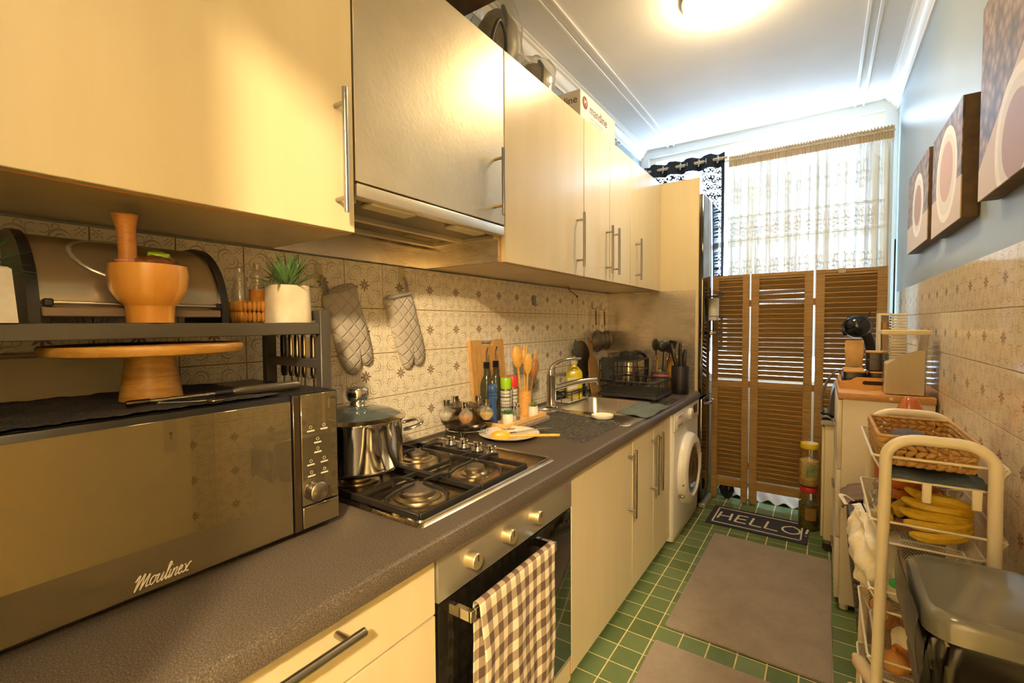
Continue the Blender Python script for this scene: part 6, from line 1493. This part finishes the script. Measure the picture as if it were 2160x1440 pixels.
b_ = new(); tube(b_, smoothpts([(1.318, 1.60, zt3 + .175), (1.300, 1.585, zt3 + .190), (1.288, 1.56, zt3 + .196), (1.300, 1.54, zt3 + .18)], 4), [.006] * 13, 6, flat=.3); obj('handle_loop', b_, M_poly, t)
b_ = new(); sph(b_, (1.400, 1.405, zt3 + .055), .05, 20, 14, (.62, .75, .9)); jitter(b_, .008, 40, 3); obj('lower_bulge', b_, M_poly, t)
pm = P('green_print', '2f9a55', .5)
b_ = new(); sph(b_, (1.392, 1.362, zt3 + .072), .022, 16, 10, (.9, .12, .55), Rz(-.5) @ Ry(-.5)); obj('leaf_print', b_, pm, t)
b_ = new(); sph(b_, (1.406, 1.366, zt3 + .088), .020, 16, 10, (.9, .12, .35), Rz(.2) @ Ry(-.2)); obj('leaf_print', b_, pm, t)
S('red_packet', box(new(), 1.455, 1.475, 1.375, 1.43, zt3, zt3 + .075, .004, rot=Ry(.25)), P('red_foil', 'b8402a', .3, var='c9c0b0', vs=14), 'narrow red packet standing in the third trolley basket', 'packet')
b_ = new(); sph(b_, (1.50, 1.40, zt3 + .024), .03, 20, 14, (1.1, 1.2, .8)); jitter(b_, .010, 70, 2); S('foil_ball', b_, P('crumpled_foil', 'c9c2b5', .2, .9), 'crumpled silver foil packet beside the red packet', 'foil')
# tiers four and five: onions and rolling pins
M_on = P('onion_skin', 'c98a3c', .35, var='dda85e', vs=14, bs=.1, bscale=40, stretch=(6, 6, 1))
def onion(label, x, y, z, r, rz=0, tx=0):
    g = T('onion', label, 'onion', (x, y, z)); g.rotation_euler = (tx, 0, rz)
    b_ = new(); lathe(b_, [(0, 0), (r * .35, r * .06), (r * .85, r * .5), (r, r * .95), (r * .85, r * 1.4), (r * .4, r * 1.75), (r * .16, r * 1.95), (r * .12, r * 2.2), (0, r * 2.2)], (0, 0, 0), 18); obj('bulb', b_, M_on, g)
    b_ = new(); lathe(b_, [(0, -.002), (r * .18, -.001), (r * .2, r * .06), (0, r * .06)], (0, 0, 0), 8); obj('root_end', b_, M_brownw, g)
zt4 = TZ[3] - .052; zt5 = TZ[4] - .052
for k, (x, y, z, r) in enumerate(((1.392, 1.655, zt4, .028), (1.395, 1.595, zt4, .027), (1.398, 1.395, zt4, .030), (1.455, 1.395, zt4, .031), (1.425, 1.45, zt4, .029), (1.48, 1.45, zt4, .028), (1.41, 1.41, zt4 + .056, .027), (1.462, 1.425, zt4 + .055, .028))):
    onion('brown onion in the fourth trolley basket, ' + ('at the end by the hamper', 'second from the hamper end', 'at the corner by the bin', 'beside the corner by the bin', 'in the second row', 'by the wall side', 'on top by the corner', 'on top by the wall side')[k], x, y, z + .002, r, k * .7, .1 if k % 2 else -.1)
b_ = new(); sph(b_, (1.425, 1.44, zt4 + .062), .07, 34, 22, (.78, 1.0, .95)); jitter(b_, .010, 28, 7); S('onion_net', b_, thinglass('orange_net_film', 'fae6c4', .20, .12, .03, 'd59a4a'), 'thin orange film bag around the onions in the fourth basket', 'bag')
def pap(u, v): return (1.385 + .075 * u, 1.372 + .012 * math.sin(v * 3) + .006 * math.sin(u * 9), zt4 + .082 + .040 * v + .012 * u + .004 * math.sin(u * 14 + v * 5))
b_ = new(); grid(b_, pap, 24, 14, .0012); S('paper_label', b_, P('wrinkled_paper', 'e2d8c2', .8, bs=.4, bscale=60), 'wrinkled white paper label on the onion bag', 'label')
for k, (p0, p1, r) in enumerate((((1.330, 1.455, zt5 + .050), (1.405, 1.36, zt5 + .030), .020), ((1.340, 1.60, zt5 + .052), (1.395, 1.40, zt5 + .075), .019))):
    g = T('rolling_pin', ('pale wooden rolling pin sticking out of the lowest trolley basket', 'pale wooden rolling pin lying over the other one')[k], 'rolling pin')
    b_ = new(); cyl(b_, p0, p1, r, 18); obj('roller', b_, P('pale_wood_plain', 'dcc7a0', .5, var='cdb68c', vs=20), g)
    d0 = (Vector(p0) - Vector(p1)).normalized(); b_ = new(); cyl(b_, p0, Vector(p0) + d0 * .03, r * .5, 14); obj('handle', b_, MC['pale_wood_plain'], g)
for k, (x, y) in enumerate(((1.43, 1.42), (1.49, 1.42), (1.455, 1.48))): onion('reddish onion in the lowest trolley basket, ' + ('near the rolling pins', 'by the wall side', 'behind the other two')[k], x, y, zt5 + .002, .026, k)
# ---------------------------------------------------------------- pedal bin
t = T('pedal_bin', 'grey plastic pedal bin with a flat lid and black liner', 'bin')
BX0, BX1, BY0, BY1 = 1.386, 1.594, .995, 1.262
M_bin = P('warm_grey_plastic', '837d70', .38); M_lid = P('glossy_grey_lid', '66655d', .16, coat=.3, bs=.03, bscale=15)
def loft(rings, m, name, parent, cap0=True, cap1=True):
    tb = bmesh.new(); prev = None
    for ins, z, rr in rings:
        cur = [tb.verts.new((x, y, z)) for x, y in rrect(BX0 + ins, BX1 - ins, BY0 + ins, BY1 - ins, rr, 6)]
        if prev: [tb.faces.new([prev[i], prev[(i + 1) % len(cur)], cur[(i + 1) % len(cur)], cur[i]]) for i in range(len(cur))]
        elif cap0: tb.faces.new(cur)
        prev = cur
    if cap1: tb.faces.new(prev)
    return obj(name, tb, m, parent)
loft([(.03, .004, .03), (.026, .02, .035), (.014, .60, .035), (.012, .648, .035), (.018, .648, .03)], M_bin, 'body', t)
l = loft([(.004, .652, .045), (0, .656, .045), (0, .684, .045), (.004, .692, .045), (.012, .697, .04), (.018, .695, .035)], M_lid, 'lid', t)
tb = bmesh.new(); prev = None; rd = random.Random(2)
for q, (off, z) in enumerate(((.0, .651), (.004, .645), (.008, .62), (.010, .585), (.012, .55), (.009, .53))):
    cur = []
    for i, (x, y) in enumerate(rrect(BX0 + .010, BX1 - .010, BY0 + .010, BY1 - .010, .04, 14)):
        cxm, cym = (BX0 + BX1) / 2, (BY0 + BY1) / 2; d0 = Vector((x - cxm, y - cym, 0)).normalized(); o_ = off + (.006 * math.sin(i * .9 + q) + .004 * math.sin(i * 2.3 + q * 1.7)) * (q > 0)
        cur.append(tb.verts.new((min(x + d0.x * o_, 1.603), y + d0.y * o_, z + .012 * math.sin(i * .55 + 1) * (q / 5))))
    if prev: [tb.faces.new([prev[i], prev[(i + 1) % len(cur)], cur[(i + 1) % len(cur)], cur[i]]) for i in range(len(cur))]
    prev = cur
M_lin = P('black_bin_liner', '141211', .30, spec=.35, bs=.25, bscale=40); obj('liner', tb, M_lin, t, ang=80)
obj('pedal', box(new(), 1.45, 1.53, BY0 - .03, BY0 + .03, .02, .032, .004), M_black, t)
def flap(u, v): return (1.3800 - .005 * math.sin(v * 2.6) - .0006 * math.sin(u * 14 + v * 3), .992 + .262 * u, .590 + .100 * v + .003 * math.sin(u * 9))
b_ = new(); grid(b_, flap, 20, 16, .0012); obj('liner_flap', b_, M_lin, t, ang=80)
# ---------------------------------------------------------------- hamper, cone, cloth between trolley and chest
t = T('laundry_hamper', 'dark woven plastic hamper between the trolley and the white chest', 'hamper')
def weave():
    m, nt, b = mat('dark_woven_plastic'); x, y, z = xyz(nt); s_ = ((x + y) * 380).sin(); r_ = (z * 380 + s_ * 1.5).sin()
    nt.links.new(ramp(nt, r_ * .5 + .5, [(.2, '2b2825'), (.8, '5a544c')]), b.inputs['Base Color']); b.inputs['Roughness'].default_value = .45; bump(nt, b, r_, .6, .003); return m
tb = bmesh.new(); prev = None
for ins, z in ((.045, .002), (.03, .12), (.008, .34), (.002, .50), (0, .535)):
    cur = [tb.verts.new((x, y, z)) for x, y in rrect(1.322 + ins, 1.56 - ins * .2, 1.80 + ins, 2.21 - ins, .05, 5)]
    if prev: [tb.faces.new([prev[i], prev[(i + 1) % len(cur)], cur[(i + 1) % len(cur)], cur[i]]) for i in range(len(cur))]
    else: tb.faces.new(cur)
    prev = cur
tb.faces.new(prev); obj('basket', tb, weave(), t)
def hc(u, v): return (1.316 + .10 * u - (.012 if u < .05 else 0), 1.99 + .21 * v, .542 + .02 * math.sin(u * 2) - .05 * max(0, .12 - u) * 4 + .003 * math.sin(v * 30))
b_ = new(); grid(b_, hc, 24, 30, .006); S('ribbed_cloth', b_, P('taupe_ribbed_cloth', '8a7666', .95, var='6f5d50', vs=8, bs=.7, bscale=120, stretch=(1, 8, 1)), 'taupe ribbed cloth draped over the dark hamper', 'cloth')
t = T('terracotta_cone', 'tall pointed terracotta tagine lid standing on the hamper', 'tagine lid')
b_ = new(); lathe(b_, [(.115, .538), (.113, .56), (.098, .66), (.070, .78), (.045, .87), (.022, .925), (.010, .938), (0, .94)], (1.474, 1.92, 0), 40); obj('cone', b_, P('terracotta', 'b4602c', .28, var='a04f20', vs=6, coat=.3), t)
b_ = new(); tube(b_, smoothpts([(1.474 - .012, 1.92 - .010, .936), (1.474 - .020, 1.92 - .040, .87), (1.474 - .022, 1.92 - .066, .79), (1.474 - .022, 1.92 - .096, .665), (1.474 - .022, 1.92 - .112, .56)], 4), .004, 8); obj('glazed_ridge', b_, P('terracotta_glaze', 'c9784a', .12, coat=.6), t)
# ---------------------------------------------------------------- canvases on the right wall
def canvas_mat(name, kind):
    m, nt, b = mat(name); x, y, z = xyz(nt, 'Object')
    u = y; v = z
    bv = node(nt, 'ShaderNodeTexVoronoi'); bv.inputs['Scale'].default_value = 34; nt.links.new(coords(nt), bv.inputs['Vector'])
    beans = ramp(nt, bv.outputs['Distance'], [(.15, 'a5886a'), (.5, '7d6248'), (.8, '4f3d2e')])
    if kind == 0: k = dist(u, v, -.02, .0); cup = k.lt(.13); rim = (k - .12).ab().lt(.012); cof = k.lt(.085); tbl = v.lt(-.06 + 0)
    elif kind == 1: k = dist(u, v, -.01, .0); cup = k.lt(.15); rim = (k - .14).ab().lt(.012); cof = dist(u, v, -.01, .01).lt(.095); tbl = v.lt(-.05)
    else: k = dist(u, v, .05, -.16); cup = k.lt(.14); rim = (k - .13).ab().lt(.012); cof = k.lt(.09); tbl = (v + u * .6).lt(.03)
    c1 = mix(nt, tbl, beans, 'cdb494'); c2 = mix(nt, cup, c1, 'dfd2bd'); c3 = mix(nt, rim, c2, 'f0e6d4'); c4 = mix(nt, cof, c3, 'a9805a' if kind != 1 else 'c49a7c')
    nt.links.new(c4, b.inputs['Base Color']); b.inputs['Roughness'].default_value = .5; bump(nt, b, noise(nt, 500, 1), .1, .0006); return m
M_side = P('canvas_edge', '6a5034', .6, var='4a3826', vs=30)
for k, (y0, y1, z0, z1, lb) in enumerate(((2.372, 2.87, 1.495, 1.845, 'small printed canvas of a coffee cup, the one nearest the window'), (1.855, 2.285, 1.480, 1.832, 'printed canvas of a round cup on beans hanging between two others'), (1.02, 1.668, 1.485, 1.97, 'largest printed canvas of beans and a cup, the one farthest from the window'))):
    g = T('wall_canvas', lb, 'picture')
    o = obj('print', box(new(), -.0015, .0015, (y0 - y1) / 2, (y1 - y0) / 2, (z0 - z1) / 2, (z1 - z0) / 2), canvas_mat('coffee_print_%d' % k, k), g, loc=(1.5665, (y0 + y1) / 2, (z0 + z1) / 2))
    obj('stretcher', box(new(), 1.5685, 1.6045, y0, y1, z0, z1, .001, 1), M_side, g)
# ---------------------------------------------------------------- things on top of the wall cabinets
ZA = ZU1 + .0005
def bagged(label, x, y, h, r, body):
    t = T('bagged_appliance', label, 'appliance')
    b_ = new(); lathe(b_, [(r * .8, 0), (r * .85, .03), (r * .72, h * .35), (r * .95, h * .45), (r * .95, h * .72), (r * .6, h * .86), (r * .3, h * .92), (0, h * .93)], (x, y, ZA), 30); obj('body', b_, P('appliance_' + body, body, .4), t)
    b_ = new(); tube(b_, smoothpts([(x + r * .5, y - r * .3, ZA + h * .9), (x + r * .85, y - r * .5, ZA + h * .7), (x + r * .8, y - r * .55, ZA + h * .4)], 4), .008, 8); obj('cord', b_, M_blackm, t)
    b_ = new(); lathe(b_, [(r * 1.12, .001), (r * 1.18, h * .2), (r * 1.12, h * .5), (r * 1.15, h * .75), (r * .8, h * .96), (r * .35, h * 1.02), (0, h * 1.0)], (x, y, ZA), 44, caps=False); jitter(b_, .022, 26, y * 10); obj('plastic_bag', b_, M_film, t, ang=80)
    return t
bagged('tall grey appliance wrapped in clear plastic on top of the wall cabinets', .165, 1.500, .35, .085, '6d675e')
bagged('shorter grey appliance wrapped in clear plastic on top of the wall cabinets', .165, 1.770, .26, .085, '7d776c')
t = T('carton_box', 'white and grey appliance carton with brand lettering on the wall cabinets', 'box')
q = (.055, .255, 2.055, 2.50); zz = .235
obj('carton', box(new(), *q, ZA, ZA + zz, .002, 1), P('carton_white', 'dcd6cc', .55), t)
M_brn = P('maroon_print', '7a3a30', .55); M_pur = P('lilac_print', '8d86a8', .55, var='a9a3bd', vs=10); M_dkp = P('dark_print', '5b4340', .6)
xf = q[1] + .0006
b_ = new(); lathe(b_, [(.030, 0), (.030, .0008)], (q[1], 2.105, ZA + .185), 28, Ry(PI / 2)); obj('emblem', b_, M_brn, t)
text('lettering', 'M', .038, P('white_print', 'efe9e0', .5), t, frame((q[1] + .0016, 2.105, ZA + .185), (0, 1, 0), (0, 0, 1)))
text('lettering', 'mandine', .066, M_dkp, t, frame((xf, 2.270, ZA + .175), (0, 1, 0), (0, 0, 1)))
for k in range(3): obj('print_line', box(new(), q[1], q[1] + .0008, 2.165, 2.33 - k * .02, ZA + .13 - k * .016, ZA + .134 - k * .016), P('grey_print', 'b5aca4', .6), t)
b_ = new(); prism(b_, [(0, 0), (.10, 0), (.10, .11), (.06, .10), (.02, .05)], .0008, Matrix(((0, 0, 1, q[1]), (1, 0, 0, q[3] - .101), (0, 1, 0, ZA + .002), (0, 0, 0, 1)))); obj('print_shape', b_, M_pur, t)
b_ = new(); prism(b_, rrect(0, .15, 0, .075, .03, 5), .0008, Matrix(((0, 0, 1, q[1]), (1, 0, 0, q[3] - .27), (0, 1, 0, ZA + .002), (0, 0, 0, 1)))); obj('print_shape', b_, P('violet_grey_print', '7f7a95', .5), t)
text('lettering', 'mandine', .052, M_dkp, t, frame((.150, q[2] - .0006, ZA + .19), (1, 0, 0), (0, 0, 1)))
text('lettering', 'Multifunction', .024, P('grey_print', 'b5aca4', .6), t, frame((.150, q[2] - .0006, ZA + .14), (1, 0, 0), (0, 0, 1)))
t = T('wire_rack', 'folded chrome wire rack leaning on top of the wall cabinets', 'rack')
for y in (2.63, 2.70, 2.76): b_ = new(); tube(b_, smoothpts([(.13, y, ZA + .002), (.14, y + .02, ZA + .14), (.15, y + .025, ZA + .225), (.165, y + .03, ZA + .235), (.175, y + .032, ZA + .22)], 4), .004, 8); obj('rod', b_, M_chrome, t)
b_ = new(); cyl(b_, (.131, 2.62, ZA + .005), (.131, 2.77, ZA + .005), .004); obj('rod', b_, M_chrome, t)
t = T('dark_tray_stack', 'dark brown tray standing on top of the hood cabinet', 'tray')
obj('tray', box(new(), .06, .30, 1.00, 1.36, ZA + .25, ZA + .275, .004), P('dark_brown_tray', '5c4630', .5), t); obj('stand', box(new(), .08, .13, 1.03, 1.12, ZA, ZA + .2495, .01), P('grey_plastic_tub', '8d8578', .5), t)
b_ = new(); tube(b_, smoothpts([(.30, 1.26, ZA + .008), (.31, 1.275, ZA + .09), (.31, 1.31, ZA + .14), (.31, 1.345, ZA + .10), (.31, 1.345, ZA + .008)], 5), .006, 8); tag(obj('power_cord', b_, M_blackm), 'loop of black power cord on top of the hood cabinet', 'cord')
# ---------------------------------------------------------------- origins: every thing's origin sits at its base
bpy.context.view_layer.update()
def wb(o):
    return [o.matrix_world @ Vector(c) for c in o.bound_box] if o.type == 'MESH' and len(o.data.vertices) else []
for o in list(sc.objects):
    if o.parent is not None or o.type not in ('EMPTY', 'MESH') or o.get('kind') in ('structure', 'stuff'): continue
    if o.location.length > 1e-6: continue
    pts = wb(o)
    for c in o.children_recursive: pts += wb(c)
    if not pts: continue
    base = Vector(((min(p.x for p in pts) + max(p.x for p in pts)) / 2, (min(p.y for p in pts) + max(p.y for p in pts)) / 2, min(p.z for p in pts)))
    if o.type == 'EMPTY':
        for c in o.children: c.location = c.location - base
    else:
        if o.data.users > 1: continue
        o.data.transform(Matrix.Translation(-base))
        for c in o.children: c.location = c.location - base
    o.location = base
bpy.context.view_layer.update()
